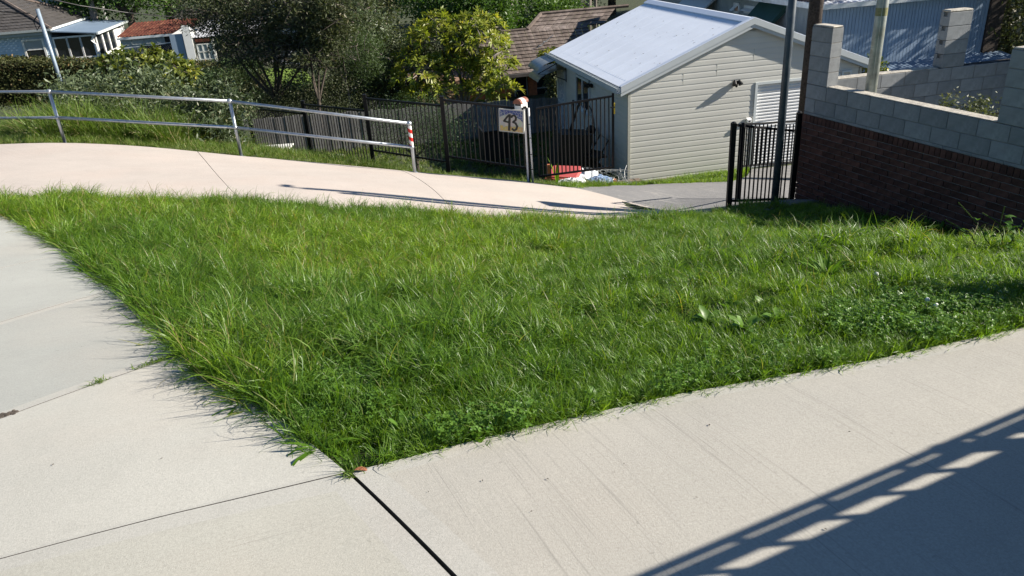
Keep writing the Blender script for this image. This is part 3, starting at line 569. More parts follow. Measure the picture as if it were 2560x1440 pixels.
for (cy, cz, r) in ((5.45, -.62, .17), (5.45, -.62, .08), (5.3, -.42, .06), (5.6, -.42, .06), (5.3, -1.05, .09), (5.6, -1.05, .09), (5.45, -.95, .06), (5.45, -1.55, .2), (5.45, -1.55, .1), (5.3, -1.9, .09), (5.6, -1.9, .09)): ring(gr, (cy, cz), r)
part('lace_grille', gr, M['white'], dr)
# curved awning over the door
aw = MB(); seg = 9; pts = [(-.02-.85*math.sin(R_(85*i/seg)), .02+.32*math.cos(R_(85*i/seg))) for i in range(seg+1)]
V = [(x, y, zz-.28) for x, zz in pts for y in (4.95, 6.1)]; aw.add(V, [(2*i, 2*i+1, 2*i+3, 2*i+2) for i in range(seg)]); aw.add([(x, y, zz-.288) for x, y, zz in V], [(2*i+2, 2*i+3, 2*i+1, 2*i) for i in range(seg)])
awn = part('door_awning', aw, M['canopy'], g, smooth=True)
for y in (5.0, 6.05): part('bracket', MB().tube([(-.02, y, -.6), (-.02, y, -.02), (-.30, y, -.06), (-.85, y, -.30), (-.5, y, -.34), (-.02, y, -.55)], .014, 5), M['darkplastic'], awn)
# sensor light with two lamp heads, gas meter box, small window
def sensor(x, zz, parent_loc=None):
    t = thing('security_light', 'black twin security light high on the cream gable wall casting a long shadow', 'security light', P0+AX*x+BX*-.02+np.array([0, 0, zz]), TH)
    part('base', MB().bevbox((-.05, -.035, -.05), (.05, .0, .05), .01), M['darkplastic'], t)
    for s_ in (-1, 1):
        h = MB().tube([(s_*.03, -.03, .0), (s_*.07, -.06, .02)], .012, 6); part('arm', h, M['darkplastic'], t)
        part('lamp_head', MB().tube([(s_*.05, -.045, .05), (s_*.08, -.12, -.03)], [.035, .055], 10), M['darkplastic'], t)
    part('sensor', MB().ball((0, -.05, -.07), .032, 8, 5), M['darkplastic'], t); return t
sensor(2.60, -.06)
t2 = thing('security_light', 'small black sensor light beside the garage side window', 'security light', P0+BX*2.6-AX*.02+np.array([0, 0, -.30]), TH)
part('base', MB().bevbox((-.05, -.05, -.05), (0, .05, .05), .01), M['darkplastic'], t2)
for s_ in (-1, 1): part('lamp_head', MB().tube([(-.06, s_*.04, .03), (-.17, s_*.10, .0)], [.03, .05], 8), M['darkplastic'], t2)
t3 = thing('wall_vent', 'small white vent box on the garage wall left of the roller door', 'vent', P0+AX*2.98-BX*.02+np.array([0, 0, -.96]), TH)
part('housing', MB().prism([(-.055, 0, .05), (-.055, -.09, .02), (-.055, -.09, -.05), (-.055, 0, -.05)], (.11, 0, 0)), M['white'], t3); part('opening', MB().box((-.03, -.093, -.035), (.02, -.089, -.005)), M['darkplastic'], t3)
part('small_window', MB().box((5.33, -.05, -.40), (5.37, 0, -.05)).box((5.55, -.05, -.40), (5.59, 0, -.05)).box((5.37, -.05, -.09), (5.55, 0, -.05)).box((5.37, -.05, -.4), (5.55, 0, -.36)), M['trim'], g)
# sleepers along the garage base and a loose brick
for i, ((xa, ya), (xb, yb), lab) in enumerate((((1512, 443), (1597, 424), 'weathered timber sleeper at the garage corner with a brick on its end'), ((1604, 446), (1689, 429), 'grey timber sleeper against the garage wall, the right one of two'))):
    b_ = P0+AX*(0.22+i*.78)+BX*-.16
    if i == 0: x0, x1 = -1.02, .20
    else: x0, x1 = .24, 1.07
    c = P0+AX*x0-BX*.14; zz = GB+(.02 if i == 0 else -.07)
    o = thing('timber_sleeper', lab, 'sleeper', P0+AX*x0-BX*.16+np.array([0, 0, zz]), TH, 'timber sleepers along the garage wall')
    part('sleeper_body', MB().bevbox((0, -.20, -.25), (x1-x0, .0, .20), .012), M['sleeper'], o)
    part('end_band', MB().bevbox((x1-x0-.16, -.205, -.25), (x1-x0-.14, .004, .204), .003), M['darkplastic'], o)
tag(obj('loose_brick', MB().bevbox((-.115, -.055, 0), (.115, .055, .076), .004).mesh('loose_brick', M['orange_brick']), None, P0+AX*-.52-BX*.27+np.array([0, 0, GB+.222]), (0, 0, TH+.1)), 'orange house brick lying on the timber sleeper by the garage corner', 'brick')
# fallen leaves on the roof
lv = MB(); rr = random.Random(3)
for i in range(80):
    t = rr.uniform(.05, .95); y = rr.uniform(.0, 5.8); x = -EV+(GW/2+EV)*t; zz = ZE+.03+(ZR-ZE-.03)*t+.014; a = rr.uniform(0, 6.28); L = rr.choice([.010, .014, .022, .036]); q = (ZR-ZE)/(GW/2+EV)
    dx, dy = math.cos(a)*L, math.sin(a)*L; lv.add([(x-dx, y-dy, zz-dx*q), (x+dy*.35, y-dx*.35, zz+dy*.35*q+.004), (x+dx, y+dy, zz+dx*q), (x-dy*.35, y+dx*.35, zz-dy*.35*q+.004)], [(0, 1, 2, 3)])
o = stuff(obj('leaf_litter', lv.mesh('leaf_litter', M['bark']), None, P0, (0, 0, TH))); tag(o, 'dark fallen leaves scattered on the pale garage roof', 'leaves')

# ------------------------------------------------------------------ block-and-brick wall on the right and the block wall behind it
TW = R_(20.7); WD = np.array([math.sin(TW), -math.cos(TW), 0]); WN = np.array([math.cos(TW), math.sin(TW), 0])     # along (towards us), away
Q0 = at(2067, 219, 10.86); RW = math.atan2(WD[1], WD[0])
def blockrun(root, mesh_full, mesh_half, x0, n, z, first_half=False, mt=None):
    x = x0
    if first_half: obj('block', mesh_half, root, (x, 0, z)); x += .2
    for i in range(n): obj('block', mesh_full, root, (x, 0, z)); x += .4
def blockmesh(L, Hh, T, name='block'): return MB().bevbox((.004, 0, .004), (L-.004, T, Hh-.004), .005).mesh(name, M['block'])
wall = thing('brick_wall', 'dark red brick garden wall topped with two courses of grey concrete blocks', 'wall', Q0, RW)    # local x runs towards us, local y away from us is +? (left hand side)
# local frame: +x = WD, +y = up x WD = away-left flip, so the back of the wall is +y
BF = blockmesh(.4, .2, .19); BH = blockmesh(.2, .2, .19); BS = MB().bevbox((.003, 0, .002), (.397, .19, .036), .003).mesh('sill_block', M['block']); BP = blockmesh(.4, .2, .39, 'pier_block')
yo = 0
blockrun(wall, BF, BH, -.40, 12, -.20); blockrun(wall, BF, BH, -.40, 12, -.40, True)
for i in range(12): obj('sill_block', BS, wall, (-.4+.4*i, 0, -.438))
for k in range(4): obj('block', BF, wall, (-.40, 0, .2*k)); 
for k in range(4): obj('block', BF, wall, (2.62, 0, .2*k)); obj('block', BF, wall, (3.02, 0, .2*k))
mo = MB().box((-.394, .008, -.436), (4.4, .182, -.004)).box((-.394, .008, 0), (-.006, .182, .796)).box((2.626, .008, 0), (3.41, .182, .796)); part('mortar', mo, M['mortar'], wall)
part('mortar_topping', MB().bevbox((.006, .006, -.003), (2.612, .184, .012), .006), M['topping'], wall)
part('mortar_topping', MB().bevbox((-.394, .006, .797), (-.006, .184, .822), .012), M['topping'], wall); part('mortar_topping', MB().bevbox((2.626, .006, .797), (3.4, .184, .82), .012), M['topping'], wall)
part('brick_core', MB().box((-.405, .012, -2.6), (4.4, .22, -.440)), M['brick_mortar'], wall)
BR = MB().bevbox((.005, 0, .005), (.235, .10, .081), .004).mesh('brick', M['brick']); BRs = MB().bevbox((.005, 0, .005), (.075, .10, .112), .004).mesh('brick', M['brick'])
nb = 0; rr = random.Random(5)
for i in range(48): obj('brick', BRs, wall, (-.42+.080*i, .0, -.556), (0, 0, 0)) if i < 44 else None; nb += 1
for c in range(17):
    z = -.556-.086*(c+1)
    for i in range(15):
        x = -.42+.24*i-(.12 if c % 2 else 0)
        if x < -.42:
            o = obj('brick', MB().bevbox((.005, 0, .005), (.115, .10, .081), .004).mesh('brick', M['brick']), wall, (-.42, 0, z)); nb += 1; continue
        if nb > 296: continue
        o = obj('brick', BR, wall, (x, rr.choice([0, 0, -.002, .004]), z)); nb += 1
far_b = MB()
for c in range(17):
    for i in range(15, 21):
        x = -.42+.24*i-(.12 if c % 2 else 0); far_b.bevbox((x+.005, 0, -.556-.086*(c+1)+.005), (x+.235, .1, -.556-.086*(c+1)+.081), .004)
stuff(part('bricks_beyond', far_b, M['brick'], wall))
# rear block wall, in line with the garage
r0 = np.array([4.93, 11.36, -.69]); r1 = r0+AX*3.2
rear = thing('block_wall', 'grey concrete block wall with one tall block pier behind the brick wall', 'wall', r0, TH)
for z, fh in ((-.2, False), (-.4, True), (-.6, False), (-.8, True)): blockrun(rear, BF, BH, 0, 8, z, fh)
part('mortar', MB().box((.006, .008, -.796), (3.3, .182, -.004)), M['mortar'], rear); part('brick_base', MB().box((0, 0, -2.4), (3.3, .19, -.803)), M['brick'], rear)
part('mortar_topping', MB().bevbox((.005, .005, -.003), (1.76, .185, .012), .006), M['topping'], rear)
def groove_block():       # end face with the keyed notch of a hollow block
    mb = MB().bevbox((.006, .0, .004), (.394, .055, .196), .004).bevbox((.006, .135, .004), (.394, .19, .196), .004).box((.03, .05, .004), (.38, .14, .196)).box((.008, .05, .004), (.035, .14, .135)); return mb.mesh('block', M['block'])
GBk = groove_block(); x2 = 1.80
for k in range(4): obj('block', GBk, rear, (x2, 0, .2*k))
part('mortar', MB().box((x2+.03, .01, 0), (x2+.385, .18, .797)), M['mortar'], rear); part('mortar_topping', MB().bevbox((x2+.006, .004, .797), (x2+.394, .186, .83), .014), M['topping'], rear)

# ------------------------------------------------------------------ poles
def pole(name, label, base, h, r0_, r1_, mt, cat='pole', n=16):
    t = thing(name, label, cat, base); part('shaft', MB().tube([(0, 0, -.1), (0, 0, h)], [r0_, r1_], n, cap=True), mt, t, smooth=False); 
    t.children[0].data.polygons.foreach_set('use_smooth', [len(p.vertices) == 4 for p in t.children[0].data.polygons]); return t
b = hit(1935, 517); dp = pole('street_sign_pole', 'dark grey steel pole standing in the black fence beside the brick wall', b, 4.15, .052, .052, M['darkpole'])
part('cap', MB().ball((0, 0, 4.15), .054, 12, 6), M['darkpole'], dp); part('bracket_arm', MB().tube([(0, 0, 4.0), (0, .06, 4.05), (-.02, .12, 4.0)], .03, 6), M['darkpole'], dp)
b = at(2176, 232, 10.5); zg = float(H(b[0], b[1])); lp = pole('lamp_pole', 'round galvanised steel lamp pole rising between the two block walls', (b[0], b[1], zg), 5.4, .078, .070, M['galv_dull'], 'pole', 20)
part('lantern_arm', MB().tube([(0, 0, 5.3), (0, .02, 5.5), (.02, .08, 5.6)], .03, 8), M['galv_dull'], lp); part('lantern', MB().ball((.02, .14, 5.6), .10, 12, 6, 0, (.8, 1.3, .5)), M['galv_dull'], lp)
q = at(2193, 30, 10.47)
part('sticker', MB().tube([(0, 0, q[2]-zg-.05), (0, 0, q[2]-zg+.05)], .0755, 20, cap=False), mat('faded_yellow_label', (.22, .21, .10), .6, .3, 40), lp)
part('seam', MB().tube([(-.03, -.073, .3), (-.028, -.067, 5.)], .004, 5), M['galv_dull'], lp)
b = at(2021, 200, 16.6); zg = float(H(b[0], b[1])); tp = pole('utility_pole', 'dark timber power pole behind the left block pier', (b[0], b[1], zg), 9.5, .155, .13, M['timberpole'], 'pole', 14)
# the metal pole with its cable, in front of the blue house
b = at(148, 192, 27); tpz = at(93, 22, 27); K_ = thing('conduit_pole', 'thin light grey metal pole leaning before the pale blue house', 'pole', b)
dv = tpz-b; part('shaft', MB().tube([-dv*.7, dv], [.062, .062], 12), mat('blue_grey_steel', (.26, .32, .38), .5, .15, 6, metal=.3), K_, smooth=True)
part('bracket', MB().tube([dv*.93, dv*.90+np.array([-.25, 0, -.15]), dv*.86+np.array([-.22, 0, -.35]), dv*.80], .02, 5), M['darkplastic'], K_)
c1, c2 = at(60, 35, 27), at(93, 45, 27)
ca = MB().tube([at(-60, 25, 27), at(30, 31, 27.0), at(75, 33, 27)], .018, 5); ca2 = tag(obj('service_cable', ca.mesh('service_cable', M['darkplastic'])), 'black service cable running left from the leaning metal pole', 'cable')
ca = MB().tube([at(100, -8, 40), at(200, 14, 41), at(320, 32, 43), at(430, 42, 46), at(560, 48, 50)], .025, 5); tag(obj('overhead_cable', ca.mesh('overhead_cable', M['darkplastic'])), 'thin black overhead cable crossing before the far trees', 'cable')
ca = MB().tube([at(1760, 54, 26), at(1820, 45, 26.2), at(1900, 40, 26.4), at(1985, 22, 26.5)], .022, 5); tag(obj('overhead_cable', ca.mesh('overhead_cable', M['darkplastic'])), 'short black cable above the garage ridge before the grey boards', 'cable')

# ------------------------------------------------------------------ galvanised handrail beside the back path
hb = [hit(-330, 372), hit(164, 361), hit(604, 392), at(1037, 429, float(hit(1037, 437)[1]))]; hb[3][2] = min(hb[3][2], float(H(hb[3][0], hb[3][1]))+.04); tops = [232, 229, 253, 309]; mids = [298, 294, 319, 368]
rail = thing('handrail', 'galvanised two-rail pipe handrail along the pale back path with a red and white band', 'handrail', hb[1]); O = hb[1]
T_ = []; Md = []
for b, ty, my in zip(hb, tops, mids):
    h = vtop(b, ty); m_ = vtop(b, my); T_.append(b+[0, 0, h]-O); Md.append(b+[0, 0, m_]-O)
    part('post', MB().tube([b-O-[0, 0, .1], T_[-1]], .029, 12), M['galv'], rail, smooth=True)
    part('base_flange', MB().tube([b-O-[0, 0, .02], b-O+[0, 0, .012]], .05, 10), M['galv'], rail)
    part('ball_fitting', MB().ball(T_[-1], .046, 12, 8), M['galv'], rail, smooth=True); part('ball_fitting', MB().ball(Md[-1], .043, 12, 8), M['galv'], rail, smooth=True)
for L in (T_, Md):
    for i in range(3): part('rail', MB().tube([L[i], L[i+1]], .028, 12), M['galv'], rail, smooth=True)
b, t = Md[3]+[0, 0, .04], T_[3]-[0, 0, .04]; ns = 36; V = []; F = []; mi = []
sl_ = MB()
for j in range(25):
    for i in range(16): a = i*math.pi/8; V.append((b[0]+.034*math.cos(a), b[1]+.034*math.sin(a), b[2]+(t[2]-b[2])*j/24))
for j in range(24):
    for i in range(16):
        F.append((j*16+i, j*16+(i+1) % 16, (j+1)*16+(i+1) % 16, (j+1)*16+i)); mi.append(1 if ((j+i*.35*1.25) % 10) < 5 else 0)
sl_.v = V; sl_.f = F; sl_.m = mi; o = obj('striped_sleeve', sl_.mesh('striped_sleeve', [M['white'], M['red']], True), rail); o['label'] = 'red and white striped reflective sleeve on the end post'

# ------------------------------------------------------------------ black tubular fence, gate, number sign, letterbox
def picket_mesh(h): return MB().tube([(0, 0, 0), (0, 0, h)], .0115, 6).mesh('picket', M['black'])
fp = [(at(618, 269, 19.2)), at(757, 258, 17.6), at(911, 243, 15.9), at(1104, 248, 14.5)]; gp = at(1326, 452, 13.6)
gtop = vtop(gp, 268); fp.append(gp+[-.03, .0, gtop-.02])
fence = thing('pool_fence', 'black tubular fence of stepped panels below the handrail', 'fence', [fp[3][0], fp[3][1], fp[3][2]-1.2]); FO = np.array(fence.location)
hF = [1.2, 1.2, 1.22, 1.2, 1.25]; pm = picket_mesh(1.12)
for i, p in enumerate(fp[:4]):
    part('post', MB().bevbox((-.038, -.038, -1.4), (.038, .038, .06), .005), M['black'], fence, p-FO)
rail_y = [((618, 269), (755, 284)), ((757, 261), (909, 277)), ((913, 246), (1100, 264)), ((1106, 250), (1318, 273))]
for i in range(4):
    a, b2 = fp[i], fp[i+1]; A_ = at(*rail_y[i][0], a[1]); B_ = at(*rail_y[i][1], b2[1]); L = np.hypot(*(B_-A_)[:2]); n = max(8, int(L/.105))
    part('top_rail', MB().beam(A_-FO, B_-FO, .032, .04), M['black'], fence); part('bottom_rail', MB().beam(A_-FO-[0, 0, 1.08], B_-FO-[0, 0, 1.08], .028, .032), M['black'], fence)
    for k in range(1, n): p = A_+(B_-A_)*k/n; obj('picket', pm, fence, p-FO-[0, 0, 1.115])
# sign post pair
gt = thing('gate_post', 'white faced square steel gate post beside the number sign', 'gate post', gp, .05)
part('post', MB().bevbox((-.062, -.03, -.1), (-.005, .03, gtop), .004), M['black'], gt); part('white_face', MB().box((-.060, -.036, 0), (-.028, -.031, gtop-.02)), M['white'], gt); part('post_cap', MB().bevbox((-.068, -.036, gtop), (.0, .036, gtop+.014), .004), M['black'], gt)
pp = MB().tube([(.045, -.03, -.05), (.03, -.03, gtop-.01)], .018, 10); part('downpipe', pp, M['white'], gt, smooth=True)
for zz in (.22, .5, .8, 1.05): part('cable_tie', MB().tube([(.041-.011*zz, -.03, zz), (.041-.011*zz, -.03, zz+.014)], .022, 8), M['darkplastic'], gt)
# gate
ga = gp+np.array([.075, .02, 0]); ge_b = at(1533, 417, 13.2); ga_t = at(1341, 271, ga[1]); ge_t = np.array([ge_b[0], ge_b[1], ge_b[2]+vtop(ge_b, 240)]); ga_b = ga_t-[0, 0, (ge_t-ge_b)[2]]
gate = thing('metal_gate', 'black tubular garden gate with a yellow latch before the garage', 'gate', ga_b); GO = ga_b
part('hinge_stile', MB().beam(ga_b-GO, ga_t-GO, .03, .03), M['black'], gate); part('latch_stile', MB().beam(ge_b-GO-[0, 0, .02], ge_t-GO+[0, 0, .05], .038, .038), M['black'], gate)
part('top_rail', MB().beam(ga_t-GO, ge_t-GO, .032, .034), M['black'], gate); part('bottom_rail', MB().beam(ga_b-GO, ge_b-GO, .032, .034), M['black'], gate)
pm2 = picket_mesh((ge_t-ge_b)[2]); n = 19
for k in range(1, n): p = ga_b+(ge_b-ga_b)*k/n; obj('picket', pm2, gate, p-GO)
part('latch', MB().bevbox((.012, -.02, .94), (.035, .01, 1.13), .004), M['yellow'], gate, ge_b-GO); part('latch_bolt', MB().tube([(-.05, -.02, 1.06), (.03, -.02, 1.06)], .012, 6), M['darkplastic'], gate, ge_b-GO)
# sign 43
def mosaic(name, col):
    m = bpy.data.materials.new(name); m.use_nodes = True; nt = m.node_tree; b = nt.nodes['Principled BSDF']; b.inputs['Roughness'].default_value = .5
    v = coords(nt, 'Object'); vo = nt.nodes.new('ShaderNodeTexVoronoi'); vo.feature = 'DISTANCE_TO_EDGE'; vo.inputs['Scale'].default_value = 17; nt.links.new(v, vo.inputs[0])
    vc = nt.nodes.new('ShaderNodeTexVoronoi'); vc.inputs['Scale'].default_value = 17; nt.links.new(v, vc.inputs[0])
    c = mixc(nt, .22, col, mixc(nt, 1., col, vc.outputs['Color'], 'MULTIPLY')); g_ = ramp(nt, vo.outputs['Distance'], (1, 1, 1), (0, 0, 0), .02, .05); nt.links.new(mixc(nt, g_, c, (.42, .42, .40)), b.inputs['Base Color']); return m
s0 = at(1247.5, 270.6, 13.83); s1 = at(1310.8, 276, 13.45); s2 = at(1309.7, 335.6, 13.42); s3 = at(1248.5, 327.6, 13.80)
sg = thing('number_sign', 'mosaic house number sign reading 43 hung on the black fence', 'sign', s0); ex = (s1-s0); ez = (s3-s0); wS = np.linalg.norm(ex); ex = ex/wS; hS = np.linalg.norm(ez); ez = -(ez/hS); ny_ = np.cross(ez, ex); ny_ /= np.linalg.norm(ny_)
if ny_[1] > 0: ny_ = -ny_
def sp(u, v, d=0): return ex*u*wS-ez*v*hS+ny_*d
def spoly(pts, d0, d1): 
    mb = MB(); a = [sp(u, v, d1) for u, v in pts]; b = [sp(u, v, d0) for u, v in pts]; n = len(pts); return mb.add(a+b, [tuple(range(n))[::-1], tuple(range(n, 2*n))]+[(i, (i+1) % n, n+(i+1) % n, n+i) for i in range(n)])
part('backing_board', spoly([(0, 0), (1, 0), (1, 1), (0, 1)], -.01, .012), mat('cement_surround', (.50, .49, .44), .8), sg)
part('blue_tiles', spoly([(.04, .05), (.95, .05), (.95, .52), (.86, .40), (.76, .36), (.72, .25), (.60, .22), (.45, .16), (.30, .26), (.16, .30), (.04, .36)], .011, .0155), mosaic('blue_tile_mosaic', (.055, .08, .23)), sg)
part('cream_tiles', spoly([(.04, .365), (.16, .305), (.30, .265), (.45, .165), (.60, .225), (.72, .255), (.76, .365), (.86, .405), (.95, .525), (.95, .70), (.6, .73), (.3, .74), (.04, .72)], .011, .0155), mosaic('cream_tile_mosaic', (.56, .53, .44)), sg)
part('yellow_tiles', spoly([(.04, .725), (.3, .745), (.6, .735), (.95, .705), (.95, .95), (.04, .95)], .011, .0155), mosaic('yellow_tile_mosaic', (.62, .42, .11)), sg)
def stroke(pts, wd_):
    mb = MB()
    for (u0, v0), (u1, v1) in zip(pts[:-1], pts[1:]):
        dx, dy = (u1-u0), (v1-v0); L = math.hypot(dx, dy); px, py = -dy/L*wd_/2, dx/L*wd_/2; e = wd_*.3; ex_, ey_ = dx/L*e, dy/L*e
        q = [(u0+px-ex_, v0+py-ey_), (u1+px+ex_, v1+py+ey_), (u1-px+ex_, v1-py+ey_), (u0-px-ex_, v0-py-ey_)]
        n = len(mb.v); k_ = .0195+.0004*len(mb.f)/6; mb.add([sp(u, v, k_) for u, v in q]+[sp(u, v, .0156) for u, v in q], [(3, 2, 1, 0), (0, 1, 5, 4), (1, 2, 6, 5), (2, 3, 7, 6), (3, 0, 4, 7)])
    return mb
dg_ = mat('black_number_tiles', (.035, .032, .028), .5, .4, 60, 0, 0)
part('digit_four', stroke([(.44, .24), (.36, .32), (.22, .53), (.44, .57)], .075), dg_, sg); o = part('digit_four_stem', stroke([(.45, .24), (.42, .90)], .09), dg_, sg)
part('digit_three', stroke([(.52, .34), (.55, .27), (.64, .25), (.70, .33), (.68, .44), (.58, .54), (.68, .58), (.74, .70), (.71, .83), (.62, .90), (.55, .84)], .075), dg_, sg)
# letterbox
lb = at(1303, 273, 13.75); lx = thing('letterbox', 'white metal letterbox with rusty rounded top above the number sign', 'letterbox', lb, R_(-33)); lx.scale = (.82, .82, .82)
part('box_body', MB().bevbox((-.085, -.13, 0), (.085, .13, .15), .004), M['white'], lx)
arc = [(-.105*math.cos(math.pi*i/10), .145+.10*math.sin(math.pi*i/10)) for i in range(11)]
lid = MB(); V = [(x, y, z_) for x, z_ in arc for y in (-.16, .16)]; lid.add(V, [(2*i, 2*i+1, 2*i+3, 2*i+2) for i in range(10)]); lid.add([V[0], *[V[2*i] for i in range(1, 11)]], [tuple(range(11))]); lid.add([V[2*i+1] for i in range(11)], [tuple(range(10, -1, -1))])
rl = bpy.data.materials.new('white_paint_over_rust'); rl.use_nodes = True; _nt = rl.node_tree; _v = coords(_nt, 'Object'); _sx = _nt.nodes.new('ShaderNodeSeparateXYZ'); _nt.links.new(_v, _sx.inputs[0])
_w = math_(_nt, 'ADD', math_(_nt, 'MULTIPLY', math_(_nt, 'ABSOLUTE', math_(_nt, 'SUBTRACT', _sx.outputs['Y'], -.02)), 9), math_(_nt, 'MULTIPLY', noise(_nt, _v, 14, 3), .5)); _nt.links.new(ramp(_nt, _w, (.75, .75, .73), (.20, .065, .035), .80, .90), _nt.nodes['Principled BSDF'].inputs['Base Color'])
part('rounded_lid', lid, rl, lx, smooth=False); part('slot', MB().box((-.07, -.134, .10), (.07, -.1305, .135)), M['darkplastic'], lx)
part('support', MB().box((-.02, .02, -.35), (.02, .06, 0)), M['black'], lx)

# front fence panel beside the brick wall, and the far fence behind it
n1 = hit(1821, 523); h1 = vtop(n1, 307); n2 = Q0+WD*-.52+WN*.03; n2 = np.array([n2[0], n2[1], float(H(n2[0], n2[1]))]); h2 = vtop(n2, 281)
nf = thing('pool_fence', 'black tubular fence panel joining the end of the brick wall', 'fence', n1)
part('post', MB().bevbox((-.034, -.034, -.1), (.034, .034, h1), .006), M['black'], nf); part('post_cap', MB().ball((0, 0, h1), .034, 8, 5, 0, (1, 1, .5)), M['black'], nf)
part('post', MB().bevbox((-.036, -.036, -.1), (.036, .036, h2), .006), M['black'], nf, n2-n1); part('post_cap', MB().ball((0, 0, h2), .036, 8, 5, 0, (1, 1, .5)), M['black'], nf, n2-n1)
ra = at(1840, 313, n1[1]); rb = at(1984, 327, n2[1]); part('top_rail', MB().beam(ra-n1, rb-n1, .03, .034), M['black'], nf); part('bottom_rail', MB().beam(ra-n1-[0, 0, 1.08], rb-n1-[0, 0, 1.08], .03, .034), M['black'], nf)
pm3 = picket_mesh(1.14)
for k in range(1, 14): p = ra+(rb-ra)*k/14.; obj('picket', pm3, nf, p-n1-[0, 0, 1.15])
fa = at(1846, 312, 11.9); fb = at(1992, 303, 13.4); fr_ = thing('pool_fence', 'black tubular fence length behind the dark pole, before the roller door', 'fence', fa-[0, 0, 1.1])
fo = fa-[0, 0, 1.1]; part('top_rail', MB().beam(fa-fo, fb-fo, .026, .03), M['black'], fr_); fa2 = at(1850, 416, 11.9); fb2 = at(1992, 404, 13.4); part('bottom_rail', MB().beam(fa2-fo, fb2-fo, .026, .03), M['black'], fr_)
hh = fa[2]-fa2[2]; pm4 = picket_mesh(hh)
for k in range(0, 16): p = fa2+(fb2-fa2)*k/15.; obj('picket', pm4, fr_, p-fo)
for p in (fa2, fb2): part('post', MB().box((-.02, -.02, -.6), (.02, .02, hh+.03)), M['black'], fr_, p-fo)

# ------------------------------------------------------------------ houses behind
def frame_thing(name, label, cat, K, rz=TH, group=None): return thing(name, label, cat, K, rz, group)
def onA(x, y, K): return toloc(on_plane(x, y, K, BX), K)      # point of the front plane (runs along AX)
def onB(x, y, K): return toloc(on_plane(x, y, K, AX), K)      # point of the side plane (runs along BX)
def corr(name, p00, p10, p01, pitch, amp, mt, parent, label=None):   # corrugated sheet spanned by p00->p10 (across the ribs) and p00->p01 (along them)
    p00, p10, p01 = map(np.array, (p00, p10, p01)); e = p10-p00; L = np.linalg.norm(e); n = max(8, int(L/pitch))*4; nrm = np.cross(e, p01-p00); nrm = nrm/np.linalg.norm(nrm); nrm = nrm if nrm[2] > 0 else -nrm
    V = []
    for i in range(n+1): q = p00+e*i/n+nrm*amp*math.cos(2*math.pi*i/4); V += [q, q+(p01-p00)]
    return part(name, MB().add(V, [(2*i, 2*i+2, 2*i+3, 2*i+1) for i in range(n)]), mt, parent, smooth=True, label=label)
def tilerows(parent, eL, eR, rL, rR, rows, cols, mt, singles=True, name='roof_tile'):
    """tiles between the eave (eL,eR) and the ridge (rL,rR)"""
    eL, eR, rL, rR = map(np.array, (eL, eR, rL, rR)); up = (rL-eL); up = (rL+rR-eL-eR)/2; up /= np.linalg.norm(up); ax = (eR-eL)/np.linalg.norm(eR-eL); nr = np.cross(ax, up); nr = nr if nr[2] > 0 else -nr
    rr = random.Random(9); W_ = np.linalg.norm(eR-eL)/cols; alljoin = MB()
    for j in range(rows):
        t0, t1 = j/rows, (j+1)/rows; a0, b0 = eL+(rL-eL)*t0, eR+(rR-eR)*t0; a1, b1 = eL+(rL-eL)*t1, eR+(rR-eR)*t1
        n = max(1, int(round(np.linalg.norm(b0-a0)/W_)))
        for i in range(n):
            l, r_ = a0+(b0-a0)*i/n, a0+(b0-a0)*(i+1)/n; l1, r1_ = a1+(b1-a1)*i/n, a1+(b1-a1)*(i+1)/n; g_ = (r_-l)*.02; d0 = nr*(.035+rr.uniform(0, .008)); d1 = nr*.004
            vs = [l+g_+d0, r_-g_+d0, r1_-g_+d1+up*.03, l1+g_+d1+up*.03, l+g_+nr*-.02, r_-g_+nr*-.02, (l+r_)/2+d0*1.35, (l1+r1_)/2+d1*1.35+up*.03]
            fs = [(0, 6, 7, 3), (6, 1, 2, 7), (4, 5, 1, 6, 0)]
            if singles: part(name, MB().add(vs, fs), mt, parent)
            else: alljoin.add(vs, fs)
    if not singles: stuff(part('roof_tiles', alljoin, mt, parent))
# pale blue weatherboard house, upper left
KB = at(235, 85, 50); bh = frame_thing('weatherboard_house', 'pale blue weatherboard house with brown tiled hip roof and glazed sunroom', 'house', KB); zb = -5-KB[2]
part('wall', MB().box((-11, .06, zb), (-2.5, 8, .45)).box((-2.5, .06, zb), (-.07, 7.9, -1.30)), M['blueboard'], bh); part('inner_wall', MB().box((-2.4, 7.5, -1.3), (-.07, 7.7, .1)), M['greywall'], bh)
z = -1.95; ww = .135
while z < .30:
    for x0, x1 in (((-9, -4.15), (-2.92, -2.46)) if -1.22 < z < -.02 else ((-9, -2.46),)): part('weatherboard', MB().prism([(x0, .055, z+ww-.002), (x0, .03, z+ww-.002), (x0, -.005, z+.0), (x0, .055, z)], (x1-x0, 0, 0)), M['blueboard'], bh)
    if z < -1.36: part('weatherboard', MB().prism([(-2.46, .055, z+ww-.002), (-2.46, .03, z+ww-.002), (-2.46, -.005, z), (-2.46, .055, z)], (2.40, 0, 0)), M['blueboard'], bh)
    z += ww
wnd = part('window', MB().box((-4.15, -.05, -1.2), (-4.04, .04, -.0)).box((-3.03, -.05, -1.2), (-2.92, .04, 0)).box((-4.04, -.05, -.1), (-3.03, .04, 0)).box((-4.2, -.09, -1.28), (-2.87, .04, -1.18)).box((-4.04, -.03, -.64), (-3.03, .04, -.58)), M['oldwhite'], bh)
part('pane', MB().box((-4.04, .0, -1.18), (-3.03, .02, -.61)), M['glass'], wnd); part('blind', MB().box((-4.04, .0, -.61), (-3.03, .02, -.1)), M['greywall'], wnd)
xs_ = [-2.42, -1.66, -.90, -.16]
